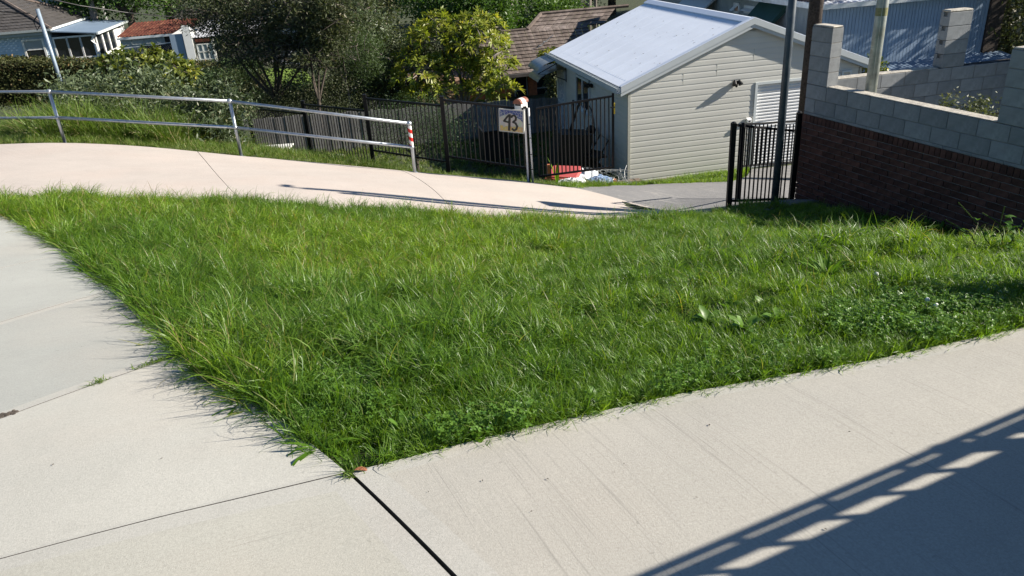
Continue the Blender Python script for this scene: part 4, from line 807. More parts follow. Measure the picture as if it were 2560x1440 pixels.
for i in range(3):
    f_ = part('window', MB().box((xs_[i], -.04, -1.28), (xs_[i]+.09, .05, -.02)).box((xs_[i+1]-.01, -.04, -1.28), (xs_[i+1]+.08, .05, -.02)).box((xs_[i], -.04, -.1), (xs_[i+1], .05, -.0)), M['white'], bh)
    part('pane', MB().box((xs_[i]+.09, .0, -1.26), (xs_[i+1]-.01, .03, -.1)), M['glass'], f_)
part('window_sill', MB().box((-2.46, -.10, -1.37), (.04, .05, -1.26)), M['white'], bh)
part('side_wall', MB().box((-.06, .05, zb), (.0, 7.7, -1.35)).box((-.06, 4.6, -1.35), (.0, 7.7, .10)).box((-.06, .05, -.05), (0, 7.7, .10)), M['white'], bh)
for i in range(3):
    y = .1+i*1.5; f_ = part('window', MB().box((-.03, y, -1.33), (.03, y+.1, -.05)).box((-.03, y+1.4, -1.33), (.03, y+1.5, -.05)).box((-.03, y, -1.4), (.03, y+1.5, -1.30)), M['white'], bh); part('pane', MB().box((-.04, y+.1, -1.3), (-.02, y+1.4, -.05)), M['glass'], f_)
part('vent_window', MB().box((0, 5.9, -.25), (.02, 6.1, -.08)).box((0, 6.25, -.25), (.02, 6.45, -.08)), M['darkplastic'], bh)
part('downpipe', MB().tube([(.1, -.1, 0), (-.25, -.06, -.35), (-.02, -.05, -.6), (.0, -.05, -2.6)], .045, 6), M['white'], bh)
part('sunroom_roof', MB().prism([(-2.55, -.3, .42), (.25, -.3, .10), (.25, -.3, .04), (-2.55, -.3, .36)], (0, 8.2, 0)), mat('steel_blue_flat_roof', (.17, .23, .31), .5, .08, 1), bh)
part('sunroom_gutter', MB().box((.22, -.3, -.02), (.34, 7.9, .11)), M['trim'], bh); part('gutter', MB().box((-11, -.52, .42), (-2.2, -.38, .55)), M['greywall'], bh); part('fascia', MB().box((-11, -.38, .22), (-2.5, -.36, .42)), M['greywall'], bh); part('side_gutter', MB().box((-2.3, -.4, .43), (-2.18, 8.4, .56)), M['trim'], bh)
tilerows(bh, (-11, -.45, .52), (-2.2, -.45, .52), (-11, 4, 2.75), (-6.65, 4, 2.75), 15, 30, M['tile_grey'], False)
tilerows(bh, (-2.2, -.45, .52), (-2.2, 8.45, .52), (-6.65, 3.95, 2.75), (-6.65, 4.05, 2.75), 15, 30, M['tile_grey'], False)
part('hip_capping', MB().tube([(-2.2, -.45, .56), (-6.65, 4, 2.82)], .11, 6), M['tile'], bh); part('hip_capping', MB().tube([(-2.2, 8.45, .56), (-6.65, 4, 2.82)], .11, 6), M['tile'], bh); part('ridge_capping', MB().tube([(-6.65, 4, 2.82), (-11, 4, 2.82)], .11, 6), M['tile'], bh)
# white patio gable and forked post beyond that house
KC = at(110, 12, 60); pg = frame_thing('patio_roof', 'white patio roof with exposed gable behind the tiled house', 'patio roof', KC)
part('roof_sheet', MB().prism([(-1.2, 0, -.2), (2.0, 0, .1), (3.9, 0, .35), (3.9, 0, .9), (1, 0, 1.9), (-1.2, 0, .9)], (0, .12, 0)), M['white'], pg); part('roof_plane', MB().prism([(-3.5, .1, -.5), (.2, .1, .0), (.2, .1, .1), (-3.5, .1, 1.2)], (0, 4, 1)), M['oldwhite'], pg)
for x in (2.0, 3.6): part('post', MB().box((x, 1, -6), (x+.1, 1.1, .3)), M['white'], pg)
wp = frame_thing('white_post', 'white forked timber post above the sunroom roof', 'post', at(228, 50, 60)); part('shaft', MB().beam((0, 0, -1.5), (-.30, 0, 1.0), .09, .09), M['white'], wp); part('fork', MB().beam((-.26, 0, .7), (-.42, 0, 1.15), .07, .07), M['white'], wp); part('fork', MB().beam((-.26, 0, .7), (-.16, 0, 1.1), .07, .07), M['white'], wp)
# rusty-roofed shed with lattice
KR = at(297, 93, 48); rs = frame_thing('rusty_shed', 'low pale green shed with rusty red corrugated roof and timber lattice', 'shed', KR)
corr('roof_sheet', (-.1, -.1, 0), (4.0, -.1, 0), (.35, 3.4, .50), .19, .028, M['rust'], rs); part('wall', MB().box((0, .05, -3.5), (3.9, 3.2, -.07)), mat('pale_green_sheet_wall', (.38, .42, .40), .7, .1), rs); part('gutter', MB().box((-.1, -.2, -.16), (3.7, -.1, -.04)), M['trim'], rs)
for x in (.6, 1.3, 2.0): part('wall_batten', MB().box((x, .02, -.9), (x+.03, .05, -.1)), M['greywall'], rs)
part('opening', MB().box((2.5, .0, -.75), (3.5, .05, -.12)), M['darkplastic'], rs); part('rail', MB().beam((.2, -.3, -.62), (3.3, -.3, -.50), .05, .05), M['trim'], rs)
la = MB()
for i in range(22): x = 1.3+.13*i; la.beam((x-.9, -.3, -.62), (x, -.3, -1.9), .045, .02)
lat = part('lattice', MB().box((1.2, -.25, -1.9), (3.3, -.22, -.6)), M['tile_grey'], rs); part('lattice_slats', la, M['paling'], lat); part('post', MB().beam((3.35, -.35, -.5), (3.42, -.35, -2.6), .16, .16), M['paling'], rs)
# white shed with corrugated roof
KS = at(480, 92, 44); ws = frame_thing('white_shed', 'flaking white shed with corrugated iron roof behind the dark tree', 'shed', KS)
part('wall', MB().box((-1.15, .1, -3), (-.0, 4, .15)), M['oldwhite'], ws); part('side_panel', MB().box((-.45, -.06, -2.6), (-.02, .1, .6)), M['white'], ws); part('front_panel', MB().box((-1.15, .02, -2.6), (-.5, .1, .2)), M['bluewall'], ws)
corr('roof_sheet', (.0, .0, -.05), (3.7, .0, -.1), (.4, 3.0, .55), .16, .02, mat('silver_corrugated_iron', (.36, .37, .39), .6, .15, 1), ws); part('back_wall', MB().box((0, .6, -3), (3.6, 3, -.1)), M['tile_grey'], ws)
part('orange_fascia', MB().box((.1, -.02, -.30), (.9, .0, -.14)), M['rust'], ws); part('post', MB().box((.95, -.06, -2.2), (1.07, .06, -.2)), M['oldwhite'], ws)
gw = part('window', MB().box((.1, .0, -1.8), (1.0, .03, -.4)), M['greywall'], ws)
for i in range(4): part('glazing_bar', MB().box((.12+.27*i, -.03, -1.8), (.17+.27*i, 0, -.4)).box((.1, -.03, -.45-.4*i), (1.0, 0, -.40-.4*i)), M['oldwhite'], gw)
# large pale house half hidden by the dark tree
KW = at(735, 78, 56); wh = frame_thing('white_house', 'white house with grey roof half hidden by the dark tree', 'house', KW)
part('wall', MB().box((-8, 0, -4), (0, 6, -.1)), M['oldwhite'], wh); part('fascia', MB().box((-5, -.35, -.1), (.2, -.2, .25)), M['white'], wh)
corr('roof_sheet', (-8, -.4, .22), (.2, -.4, .22), (-8, 4, 1.7), .3, .03, M['tile_grey'], wh); part('gable_post', MB().box((-.1, -.3, -1.2), (.05, -.15, .0)), M['white'], wh); part('chimney', MB().box((-1.6, 2.0, 1.0), (-.9, 2.6, 2.3)), M['white'], wh)
# brick house with brown tiled roof
KH = at(1250, 190, 31); hb_ = frame_thing('brick_house', 'dark brick house with weathered brown tiled roof behind the palings', 'house', KH)
tilerows(hb_, (-.4, 0, 0), (4.2, 0, .0), (-.4, 3.05, 1.27), (4.6, 3.05, 1.27), 12, 15, M['tile']); 
part('ridge_capping', MB().tube([(-.45, 3.08, 1.30), (2.0, 3.08, 1.30)], .075, 6), M['tile'], hb_)
tilerows(hb_, (1.9, 3.08, 1.25), (5.4, 3.08, 1.25), (2.9, 4.4, 1.72), (6.4, 4.4, 1.72), 4, 10, M['tile']); part('hip_capping', MB().tube([(1.9, 3.05, 1.30), (2.9, 4.4, 1.76)], .08, 6), M['tile'], hb_); part('ridge_capping', MB().tube([(2.9, 4.4, 1.76), (7, 4.4, 1.78)], .08, 6), M['tile'], hb_)
part('wall', MB().box((-3.4, .6, -3), (4.4, 5, -.12)), M['housebrick'], hb_); part('soffit', MB().box((-.4, 0, -.08), (4.3, .6, -.04)), M['oldwhite'], hb_); part('gutter', MB().box((-.4, -.12, -.10), (2.1, .0, .02)), M['tile_grey'], hb_)
for (x0, x1) in ((.72, 1.18), (1.62, 2.6)): f_ = part('window', MB().box((x0-.05, .52, -1.9), (x0, .6, -.1)).box((x1, .52, -1.9), (x1+.05, .6, -.1)).box((x0, .52, -.75), (x1, .6, -.71)), M['greywall'], hb_); part('pane', MB().box((x0, .55, -1.9), (x1, .58, -.12)), M['glass'], f_)
part('brick_pier', MB().box((1.25, .45, -2.4), (1.6, .6, -.12)), M['orange_brick'], hb_); part('brick_panel', MB().box((-1.2, .5, -1.4), (.5, .6, -.6)), M['orange_brick'], hb_); part('brick_panel', MB().box((-3.2, .5, -1.9), (-1.6, .6, -1.1)), M['orange_brick'], hb_)
part('tv_aerial', MB().tube([(1.95, 1.6, .7), (2.7, 1.7, 1.15)], .015, 4).tube([(2.0, 1.5, .8), (2.35, 1.9, .75)], .012, 4).tube([(2.2, 1.5, .95), (2.5, 1.9, .9)], .012, 4), M['galv'], hb_)
part('flashing', MB().box((.55, 2.1, .93), (.85, 2.35, .99)), M['oldwhite'], hb_)
# grey board house with blue wing, upper right
KG = at(2049, 30, 22.5); gh = frame_thing('grey_house', 'grey boarded house with blue clad wing, awnings and rusty roof', 'house', KG)
Lb = 13.; part('wall', MB().box((.03, .03, -3), (.5, Lb, .15)), M['greywall'], gh)
for i in range(int(Lb/.15)): part('wall_board', MB().box((.0, .02+i*.15, -2.2), (.035, .02+i*.15+.143, .14)), M['greywall'], gh) if i < 80 else None
part('gutter', MB().box((-.42, -.2, .13), (-.28, Lb, .27)), M['oldwhite'], gh); corr('roof_sheet', (-.3, -.2, .28), (-.3, Lb, .28), (2.4, -.2, 1.35), .15, .02, mat('rusty_brown_iron', (.16, .10, .085), .8, .5, 3), gh)
def sidewin(q0, q1, fr=.05):
    a = onB(*q0, KG); b = onB(*q1, KG); y0_, y1_ = sorted((a[1], b[1])); z0_, z1_ = sorted((a[2], b[2]))
    f_ = part('window', MB().box((-.05, y0_, z0_), (0, y0_+.08, z1_)).box((-.05, y1_-.08, z0_), (0, y1_, z1_)).box((-.05, y0_, z0_), (0, y1_, z0_+.07)).box((-.05, y0_, z1_-.07), (0, y1_, z1_)), M['white'], gh); part('pane', MB().box((-.03, y0_+.08, z0_+.07), (-.01, y1_-.08, z1_-.07)), M['glass'], f_)
    part('sash', MB().prism([(-.02, y0_+.1, z1_-.07), (-.22, y0_+.1, z0_+.12), (-.25, y0_+.1, z0_+.10), (-.05, y0_+.1, z1_-.07)], (0, y1_-y0_-.2, 0)), M['white'], f_)
sidewin((1863, 12), (1898, 38)); sidewin((1837, 6), (1850, 34))
a = onB(1965, 22, KG); part('awning', MB().prism([(-.0, a[1], a[2]+.1), (-.75, a[1], a[2]-.65), (-.75, a[1], a[2]-.72), (0, a[1], a[2]-.1)], (0, 1.6, 0)), M['green_tarp'], gh, label='dark green window awning')
a = onB(1795, 2, KG); part('awning', MB().prism([(-.0, a[1], a[2]+.2), (-.9, a[1], a[2]-.5), (-.9, a[1], a[2]-.56), (0, a[1], a[2]+.1)], (0, 2.2, 0)), M['fascia'], gh, label='pale grey window awning')
part('downpipe', MB().tube([(-.05, .12, .1), (-.05, .12, -2.5)], .05, 6), M['greywall'], gh)
BWL = 5.6; part('blue_wing_wall', MB().box((0, .04, -3), (BWL, .4, .2)), M['bluewall'], gh)
for i in range(52): part('cladding_strip', MB().prism([(.004+i*.107, .04, -1.75), (.004+i*.107, .0, -1.75), (.098+i*.107, .0, -1.75), (.098+i*.107, .04, -1.75)], (0, 0, 1.95)), M['bluewall'], gh)
part('wing_gutter', MB().box((-.15, -.25, .08), (BWL+.2, -.12, .2)), M['fascia'], gh); corr('wing_roof_sheet', (-.15, -.2, .2), (BWL+.2, -.2, .2), (-.15, 3.2, 1.1), .19, .02, M['roofmetal'], gh)
part('corner_post', MB().box((BWL, -.05, -3), (BWL+.5, .3, .3)), M['timberpole'], gh)
corr('lean_to_roof', (.4, -2.6, -1.98), (BWL+.6, -2.6, -1.98), (.4, .0, -1.60), .16, .022, mat('slate_blue_iron', (.20, .27, .36), .5, .1, 2), gh)
part('lean_to_wall', MB().box((.6, -2.4, -3.2), (BWL+.4, 0, -2.1)), M['greywall'], gh)
# paling fence across the yard
pf0 = P0+BX*6.0+np.array([0, 0, -1.208]); pf = thing('paling_fence', 'weathered grey timber paling fence across the back of the yard', 'fence', pf0, TH)
rr = random.Random(2); pmesh = [MB().bevbox((.004, 0, -1.6), (.096, .016, 0), .003).mesh('paling', M['paling']) for _ in range(1)]
for i in range(112): obj('paling', pmesh[0], pf, (-.1-.1*i, rr.choice([0, .012]), rr.uniform(-.03, .02)+.010*i*.35))
part('rail', MB().box((-11.2, .02, -.4), (0, .07, -.32)), M['paling'], pf)
# fence and lawn far behind, clothes hoist
bl = [at_z(560, 232, -4.56), at_z(560, 170, -4.56), at_z(760, 172, -4.56), at_z(800, 225, -4.56)]
struct(obj('back_lawn', MB().add([b+[0, 0, .0] for b in bl], [(0, 3, 2, 1)]).mesh('back_lawn', mat('sunlit_back_lawn', (.13, .20, .03), .9, .35, 2, 12, .6))))
fz = at(560, 147, 46); ff = thing('paling_fence', 'grey paling fence far beyond the lawn patch, behind the dark tree', 'fence', fz, TH); pm_ = MB().box((.01, 0, -1.5), (.14, .02, 0)).mesh('paling', M['paling'])
for i in range(40): obj('paling', pm_, ff, (i*.15, 0, .008*i))
part('rail', MB().box((0, -.04, -.12), (6, 0, -.04)), M['paling'], ff)
ch = at(752, 165, 36); hs_ = thing('clothes_hoist', 'grey rotary clothes hoist in the yard behind the dark tree', 'clothes hoist', ch)
part('mast', MB().tube([(0, 0, -1.3), (-.1, 0, .85)], .03, 6), M['galv'], hs_)
for q in ((-1.2, .5, .25), (1.2, -.4, .55), (.6, 1.2, .6), (-.6, -1.1, .3)): part('arm', MB().tube([(-.1, 0, .1), (q[0], q[1], q[2])], .018, 5).tube([(-.1, 0, .83), (q[0], q[1], q[2])], .012, 4), M['galv'], hs_)

# ------------------------------------------------------------------ foliage
def leafcloud(pts, size, ratio, r, droop=0., fold=.25, upb=.0):
    n = len(pts); d = r.normal(0, 1, (n, 3)); d[:, 2] = d[:, 2]*.8-droop+upb; d /= np.linalg.norm(d, axis=1)[:, None]; a = np.cross(d, r.normal(0, 1, (n, 3))); a /= np.linalg.norm(a, axis=1)[:, None]; nn = np.cross(d, a)
    L = size*r.uniform(.6, 1.35, n)[:, None]; W_ = L*ratio; b = pts; V = np.stack([b, b+d*L*.45+a*W_*.5+nn*L*fold*.4, b+d*L+nn*L*.05, b+d*L*.45-a*W_*.5+nn*L*fold*.4], 1).reshape(-1, 3)
    return V, np.arange(4*n).reshape(n, 4)
def crown(name, lobes, n, size, ratio, mt, parent, seed=1, clumps=14, tight=.28, droop=.1, shell=.55, label=None, O=(0, 0, 0)):
    r = np.random.default_rng(seed); P = []; T = []; tot = sum(l[1][0]*l[1][1]*l[1][2] for l in lobes)**1; O = np.array(O)
    for c, rad in lobes:
        m = int(n*(rad[0]*rad[1]*rad[2])/tot); k = max(4, int(clumps)); cc = r.normal(0, 1, (k, 3)); cc /= np.linalg.norm(cc, axis=1)[:, None]; cc *= (shell+(1-shell)*r.uniform(0, 1, k)**.5)[:, None]; cc[:, 2] = np.maximum(cc[:, 2], -.75)
        ci = r.integers(0, k, m); p = cc[ci]+r.normal(0, tight, (m, 3)); P.append(np.array(c)+p*np.array(rad)); T.append(np.clip(r.uniform(0, 1, k)[ci]*.6+r.uniform(0, .5, m), 0, 1))
    P = np.concatenate(P)-O; T = np.concatenate(T); V, F = leafcloud(P, size, ratio, r, droop); me = npmesh(name, V, F, mt, tint=np.repeat(T, 4)); o = obj(name, me, parent)
    if label: o['label'] = label
    return o
def limbs(mb, base, tips, r0_, seed=1):
    rr = random.Random(seed); base = np.array(base, float)
    for t in tips:
        t = np.array(t, float); k = 6; pts = []; off = np.array([rr.uniform(-.15, .15), rr.uniform(-.15, .15), 0])*np.linalg.norm(t-base)
        for i in range(k+1): f = i/k; pts.append(base+(t-base)*f+off*math.sin(math.pi*f)+np.array([0, 0, 1])*.0)
        mb.tube(pts, [r0_*(1-.78*i/k) for i in range(k+1)], 6, cap=False)
    return mb
def tree(name, label, cat, base, lobes, n, size, ratio, lm, bark, r0_=.12, seed=1, group=None, twigs=0, **kw):
    base = np.array(base, float); t = thing(name, label, cat, base, 0, group); mb = MB(); c0 = lobes[0][0]; fork = base+(np.array(c0)-base)*.35; fork[0] = base[0]*.6+fork[0]*.4
    mb.tube([base-[0, 0, .3]-base, (base+fork)/2-base, fork-base], [r0_*1.2, r0_, r0_*.85], 8, cap=False); limbs(mb, fork-base, [np.array(l[0])-base for l in lobes], r0_*.6, seed)
    rr = np.random.default_rng(seed+50)
    for i in range(twigs):
        c, rad = lobes[rr.integers(len(lobes))]; a = np.array(c)+rr.normal(0, .35, 3)*np.array(rad)-base; b = a+rr.normal(0, .6, 3)*np.array(rad)*.8; m_ = (a+b)/2+rr.normal(0, .12, 3); mb.tube([a, m_, b], [.018, .013, .006], 4, cap=False)
    part('trunk', mb, bark, t, smooth=True); crown('crown', lobes, n, size, ratio, lm, t, seed, O=base, **kw); return t
def L_(px, py, Y, rx, ry=None, rz=None): # lobe seen at a place in the picture, radii in metres
    return (at(px, py, Y), (rx, ry or rx, rz or rx))
def gnd(px, py, Y, z=None): p = at(px, py, Y); p[2] = float(H(p[0], p[1])) if z is None else z; return p
def rosettes(name, tips, dirs, nl, size, ratio, mt, parent, seed, O):
    r = np.random.default_rng(seed); V = []; F = []; T = []
    for p, d in zip(tips, dirs):
        d = d/np.linalg.norm(d); a = np.cross(d, r.normal(0, 1, 3)); a /= np.linalg.norm(a); b = np.cross(d, a); tb = r.uniform(0, .75)
        for i in range(nl):
            q = r.uniform(0, 6.28); out = a*math.cos(q)+b*math.sin(q); el = r.uniform(.1, 1.2); v = out*math.cos(el)+d*math.sin(el); L = size*r.uniform(.7, 1.2); s = np.cross(v, d+r.normal(0, .2, 3)); s /= np.linalg.norm(s)+1e-9; w_ = L*ratio*.5; k = len(V); dn = np.array([0, 0, -1])*L*.22
            V += [p-O, p+v*L*.4+s*w_-O, p+v*L*.4-s*w_-O, p+v*L*.75+s*w_*.9+dn*.5-O, p+v*L*.75-s*w_*.9+dn*.5-O, p+v*L+dn-O]; F += [(k, k+1, k+2, k+2), (k+1, k+3, k+4, k+2), (k+3, k+5, k+4, k+4)]; ti = min(1, tb+r.uniform(0, .3)); T += [ti]*6
    me = bpy.data.meshes.new(name); me.from_pydata([tuple(v) for v in V], [], [tuple(dict.fromkeys(f)) for f in F]); me.materials.append(mt); at_ = me.attributes.new('tint', 'FLOAT', 'POINT'); at_.data.foreach_set('value', T); me.update(); return obj(name, me, parent)
def rosette_tree(name, label, cat, base, lobes, ntips, nl, size, ratio, lm, bark, seed, r0_=.1):
    base = np.array(base); t = thing(name, label, cat, base); r = np.random.default_rng(seed); tips = []; dirs = []; tot = sum(l[1][0]*l[1][1]*l[1][2] for l in lobes); mb = MB()
    for c, rad in lobes:
        m = int(ntips*(rad[0]*rad[1]*rad[2])/tot); c = np.array(c); sub = [c+r.normal(0, .3, 3)*rad for _ in range(5)]
        mb.tube([np.zeros(3), (c-base)*.45+r.normal(0, .15, 3), c-base], [r0_, r0_*.7, r0_*.5], 6, cap=False)
        for q in sub: mb.tube([c-base, (c+q)/2-base+r.normal(0, .05, 3), q-base], [r0_*.5, r0_*.4, r0_*.3], 5, cap=False)
        for i in range(m):
            d = r.normal(0, 1, 3); d /= np.linalg.norm(d); d[2] = abs(d[2])*.8 if r.uniform() < .7 else d[2]; p = c+d*np.array(rad)*r.uniform(.65, 1.05); tips.append(p); dirs.append(d*np.array([1, 1, .6])+[0, 0, .5])
            if i % 2 == 0: q = sub[int(np.argmin([np.linalg.norm(p-s_) for s_ in sub]))]; mb.tube([q-base, p-base], [r0_*.28, r0_*.2], 4, cap=False)
    part('branches', mb, bark, t, smooth=True); rosettes('crown', tips, dirs, nl, size, ratio, lm, t, seed, base); return t
# shrubs on the bank below the handrail
tree('bank_shrub', 'grey green leafy shrub on the bank behind the left handrail span', 'shrub', gnd(330, 320, 16.5), [L_(230, 255, 17.5, .75, .8, .55), L_(320, 240, 18, .8, .8, .6), L_(400, 265, 17.5, .8, .8, .6), L_(300, 300, 16.5, .9, .7, .45), L_(180, 235, 18, .6, .6, .5)], 11000, .115, .30, M['greyleaf'], M['bark'], .05, 3, clumps=34, tight=.2, droop=-.3)
tree('bank_shrub', 'grey green shrub with upright sprigs around the second handrail post', 'shrub', gnd(520, 350, 16.2), [L_(480, 300, 16.8, .8, .7, .55), L_(560, 290, 17, .6, .7, .5), L_(520, 345, 16, .8, .6, .35), L_(600, 250, 17, .3, .3, .35), L_(520, 235, 17, .4, .4, .3)], 8000, .115, .28, M['greyleaf'], M['bark'], .05, 4, clumps=30, tight=.2, droop=-.4)
rosette_tree('yellow_shrub', 'round shrub with yellow and green leaf rosettes before the rusty shed', 'shrub', gnd(380, 250, 22), [L_(370, 175, 22, 1.0, .9, .6), L_(300, 165, 22.5, .6, .6, .45), L_(440, 185, 21.5, .55, .6, .5), L_(390, 220, 21, .9, .7, .4)], 330, 12, .21, .26, M['shrubleaf'], M['bark'], 5, .06)
# hedge
hdg = thing('hedge', 'clipped brown green hedge below the pale blue house', 'hedge', at(250, 175, 31)); HO = np.array(hdg.location); r = np.random.default_rng(8); n = 26000
a = at(-90, 153, 31); b = at(640, 170, 33); u = r.uniform(0, 1, n); P = a+(b-a)*u[:, None]; face = r.uniform(0, 1, n); P[:, 1] += np.where(face < .4, r.uniform(0, 1.2, n), r.normal(0, .05, n)); P[:, 2] -= np.where(face < .4, r.normal(0, .03, n), r.uniform(0, 1.8, n)); P += r.normal(0, .04, (n, 3))
V, F = leafcloud(P-HO, .10, .5, r); obj('foliage', npmesh('foliage', V, F, M['hedge'], tint=np.repeat(r.uniform(0, 1, n), 4)), hdg)
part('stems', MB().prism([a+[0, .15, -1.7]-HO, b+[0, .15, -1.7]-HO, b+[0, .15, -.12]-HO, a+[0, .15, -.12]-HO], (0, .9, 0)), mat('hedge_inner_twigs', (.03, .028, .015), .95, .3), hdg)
# dark open paperbark tree and its neighbours
tree('paperbark_tree', 'dark twiggy tree with leaning trunks before the white house', 'tree', gnd(690, 230, 26), [L_(650, 60, 26, 1.2, 1.2, 1.0), L_(740, 40, 26, 1.1, 1.2, 1.1), L_(570, 55, 27, 1.1, 1, .8), L_(800, 100, 26, .8, .9, .9), L_(600, 125, 25, .9, .8, .6), L_(700, 130, 25, .8, .8, .6), L_(540, 15, 27, 1.2, 1, .8), L_(660, 0, 27, 1.2, 1, .8)], 26000, .125, .26, M['dkleaf'], M['bark'], .10, 6, twigs=260, clumps=46, tight=.19)
tree('paperbark_tree', 'second dark open tree with forked trunk right of the clothes hoist', 'tree', gnd(785, 240, 24.5), [L_(815, 60, 25, .8, .8, .9), L_(760, 20, 25, .9, .9, .8), L_(860, 20, 25, .9, .9, .8), L_(780, 150, 24.5, .6, .6, .4)], 13000, .125, .26, M['dkleaf'], M['bark'], .07, 16, twigs=120, clumps=36, tight=.18)
tree('understorey_shrub', 'dark shrub in shade under the leaning trunks behind the fence', 'shrub', gnd(640, 250, 26.7), [L_(600, 225, 27.3, 0.93, 0.81, 0.58), L_(690, 260, 25.5, 1.04, 0.81, 0.52), L_(780, 260, 25.5, 0.93, 0.81, 0.58), L_(850, 235, 25.5, 0.93, 0.81, 0.58), L_(540, 215, 28.4, 1.04, 0.70, 0.58)], 13000, .06, .35, M['dkleaf'], M['bark'], .05, 7, clumps=26)
tree('grevillea_tree', 'slender grey green tree with pale upright stem behind the fence', 'tree', gnd(873, 262, 26.4), [L_(865, 40, 26.4, 0.54, 0.54, 0.66), L_(850, 95, 26.4, 0.72, 0.60, 0.60), L_(890, 120, 26.4, 0.78, 0.60, 0.66), L_(920, 160, 26.4, 0.60, 0.60, 0.72), L_(830, 140, 26.4, 0.42, 0.48, 0.48)], 13000, .10, .16, M['fineleaf'], M['palebark'], .045, 8, twigs=50, clumps=26, droop=-.5)
tree('olive_shrub', 'dense olive green shrub between the slender tree and frangipani', 'shrub', gnd(980, 250, 27.6), [L_(960, 110, 28.8, 0.96, 0.84, 0.84), L_(1010, 140, 28.2, 0.96, 0.84, 0.60), L_(1080, 130, 27.6, 0.96, 0.84, 0.48), L_(960, 200, 27.6, 0.72, 0.72, 0.84), L_(1130, 150, 27.4, 0.72, 0.72, 0.36)], 12000, .11, .35, M['dkleaf'], M['bark'], .06, 9, clumps=40, tight=.2)
rosette_tree('frangipani_tree', 'large frangipani tree with yellowing leaf rosettes above the paling fence', 'tree', gnd(1150, 255, 25.6), [L_(1110, 95, 27, 1.2, 1.0, .6), L_(1190, 110, 26.5, 1.1, 1.0, .9), L_(1235, 175, 26, .75, .8, .8), L_(1150, 175, 26.5, 1.1, .9, .8), L_(1050, 190, 26, .9, .8, .75), L_(1090, 60, 27.5, .7, .6, .4), L_(1185, 65, 27, .9, .8, .5), L_(1100, 225, 26, 1.3, .8, .4), L_(1225, 225, 25.5, .9, .8, .35), L_(1020, 150, 27, .5, .5, .4)], 820, 13, .25, .18, M['frangi'], M['palebark'], 12, .07)
tree('fence_shrub', 'dark fine-leaved shrub growing against the black fence', 'shrub', gnd(1040, 400, 17), [L_(1040, 300, 17.2, .85, .6, .55), L_(1075, 350, 16.6, .65, .5, .5), L_(990, 330, 17.5, .7, .5, .5)], 15000, .04, .3, M['fineleaf'], M['bark'], .05, 13, clumps=30)
tree('green_tree', 'dense fresh green tree behind the frangipani', 'tree', gnd(1180, 150, 36), [L_(1150, 20, 36, 1.6, 1.4, 1.2), L_(1220, 50, 35, 1.1, 1.2, 1.0), L_(1080, 0, 37, 1.3, 1.3, 1.2), L_(1240, 10, 36, .9, 1, 1.1)], 17000, .15, .5, M['brightleaf'], M['bark'], .2, 14, clumps=30)
tree('laurel_shrub', 'dark glossy shrub behind the brown tiled roof', 'shrub', gnd(1370, 100, 42), [L_(1330, 50, 42, 1.3, 1, 1.2), L_(1400, 35, 42, 1.3, 1, .8), L_(1290, 80, 41, .8, 1, .8)], 9000, .15, .5, M['brightleaf'], M['bark'], .15, 15, clumps=24)
tree('vine_shrub', 'small yellow green vine between the awning and tiled roof', 'shrub', gnd(1372, 150, 25), [L_(1370, 140, 25, .28, .3, .22)], 900, .11, .5, M['shrubleaf'], M['bark'], .03, 17, clumps=10)
tree('yard_creeper', 'dark creeper hanging in the shade beside the security door', 'shrub', gnd(1385, 250, 25), [L_(1385, 205, 25, .28, .3, .7)], 3500, .10, .4, M['dkleaf'], M['bark'], .04, 18, clumps=12)
tree('garden_shrub', 'bright green shrub between the garage corner and lamp pole', 'shrub', gnd(2165, 190, 19), [L_(2155, 185, 19, .28, .3, .35), L_(2192, 182, 19, .2, .3, .35)], 1800, .09, .5, M['shrubleaf'], M['bark'], .03, 19, clumps=12)
tree('wall_shrub', 'dark leafy shrub in the corner behind the brick wall', 'shrub', gnd(2420, 300, 10.4), [L_(2400, 262, 10.3, .22, .2, .14), L_(2450, 275, 10, .25, .2, .14), L_(2480, 290, 9.7, .2, .2, .1)], 900, .06, .35, M['dkleaf'], M['bark'], .02, 20, clumps=12)
tree('dark_tree', 'tall dark tree right of the blue wing', 'tree', gnd(2520, 160, 26), [L_(2500, 40, 26, 1.0, 1, 1.2), L_(2560, 100, 25, .9, 1, 1.0), L_(2480, 120, 26, .55, .8, .7), L_(2600, 10, 26, 1.2, 1, 1.4), L_(2510, -40, 26, 1.0, 1, 1.0)], 19000, .10, .4, M['dkleaf'], M['bark'], .16, 21, twigs=60, clumps=26)
tree('wattle_tree', 'mid green feathery tree filling the gap left of the olive shrub', 'tree', gnd(900, 255, 28), [L_(910, 60, 28.5, 1.0, .9, 1.0), L_(950, 150, 28, .9, .8, .9), L_(830, 190, 28, .9, .8, .6), L_(880, 225, 27.5, 1.0, .7, .5)], 12000, .13, .3, M['greyleaf'], M['bark'], .08, 51, twigs=40, clumps=40, tight=.2)
tree('wattle_tree', 'low mid green growth under the dark open tree above the palings', 'tree', gnd(600, 250, 29), [L_(590, 190, 29, 1.2, .8, .6), L_(530, 225, 28, 1.1, .8, .5), L_(740, 215, 28.5, .8, .7, .5), L_(660, 245, 28, 1.2, .8, .35)], 9000, .13, .3, M['fineleaf'], M['bark'], .07, 52, clumps=36, tight=.2)
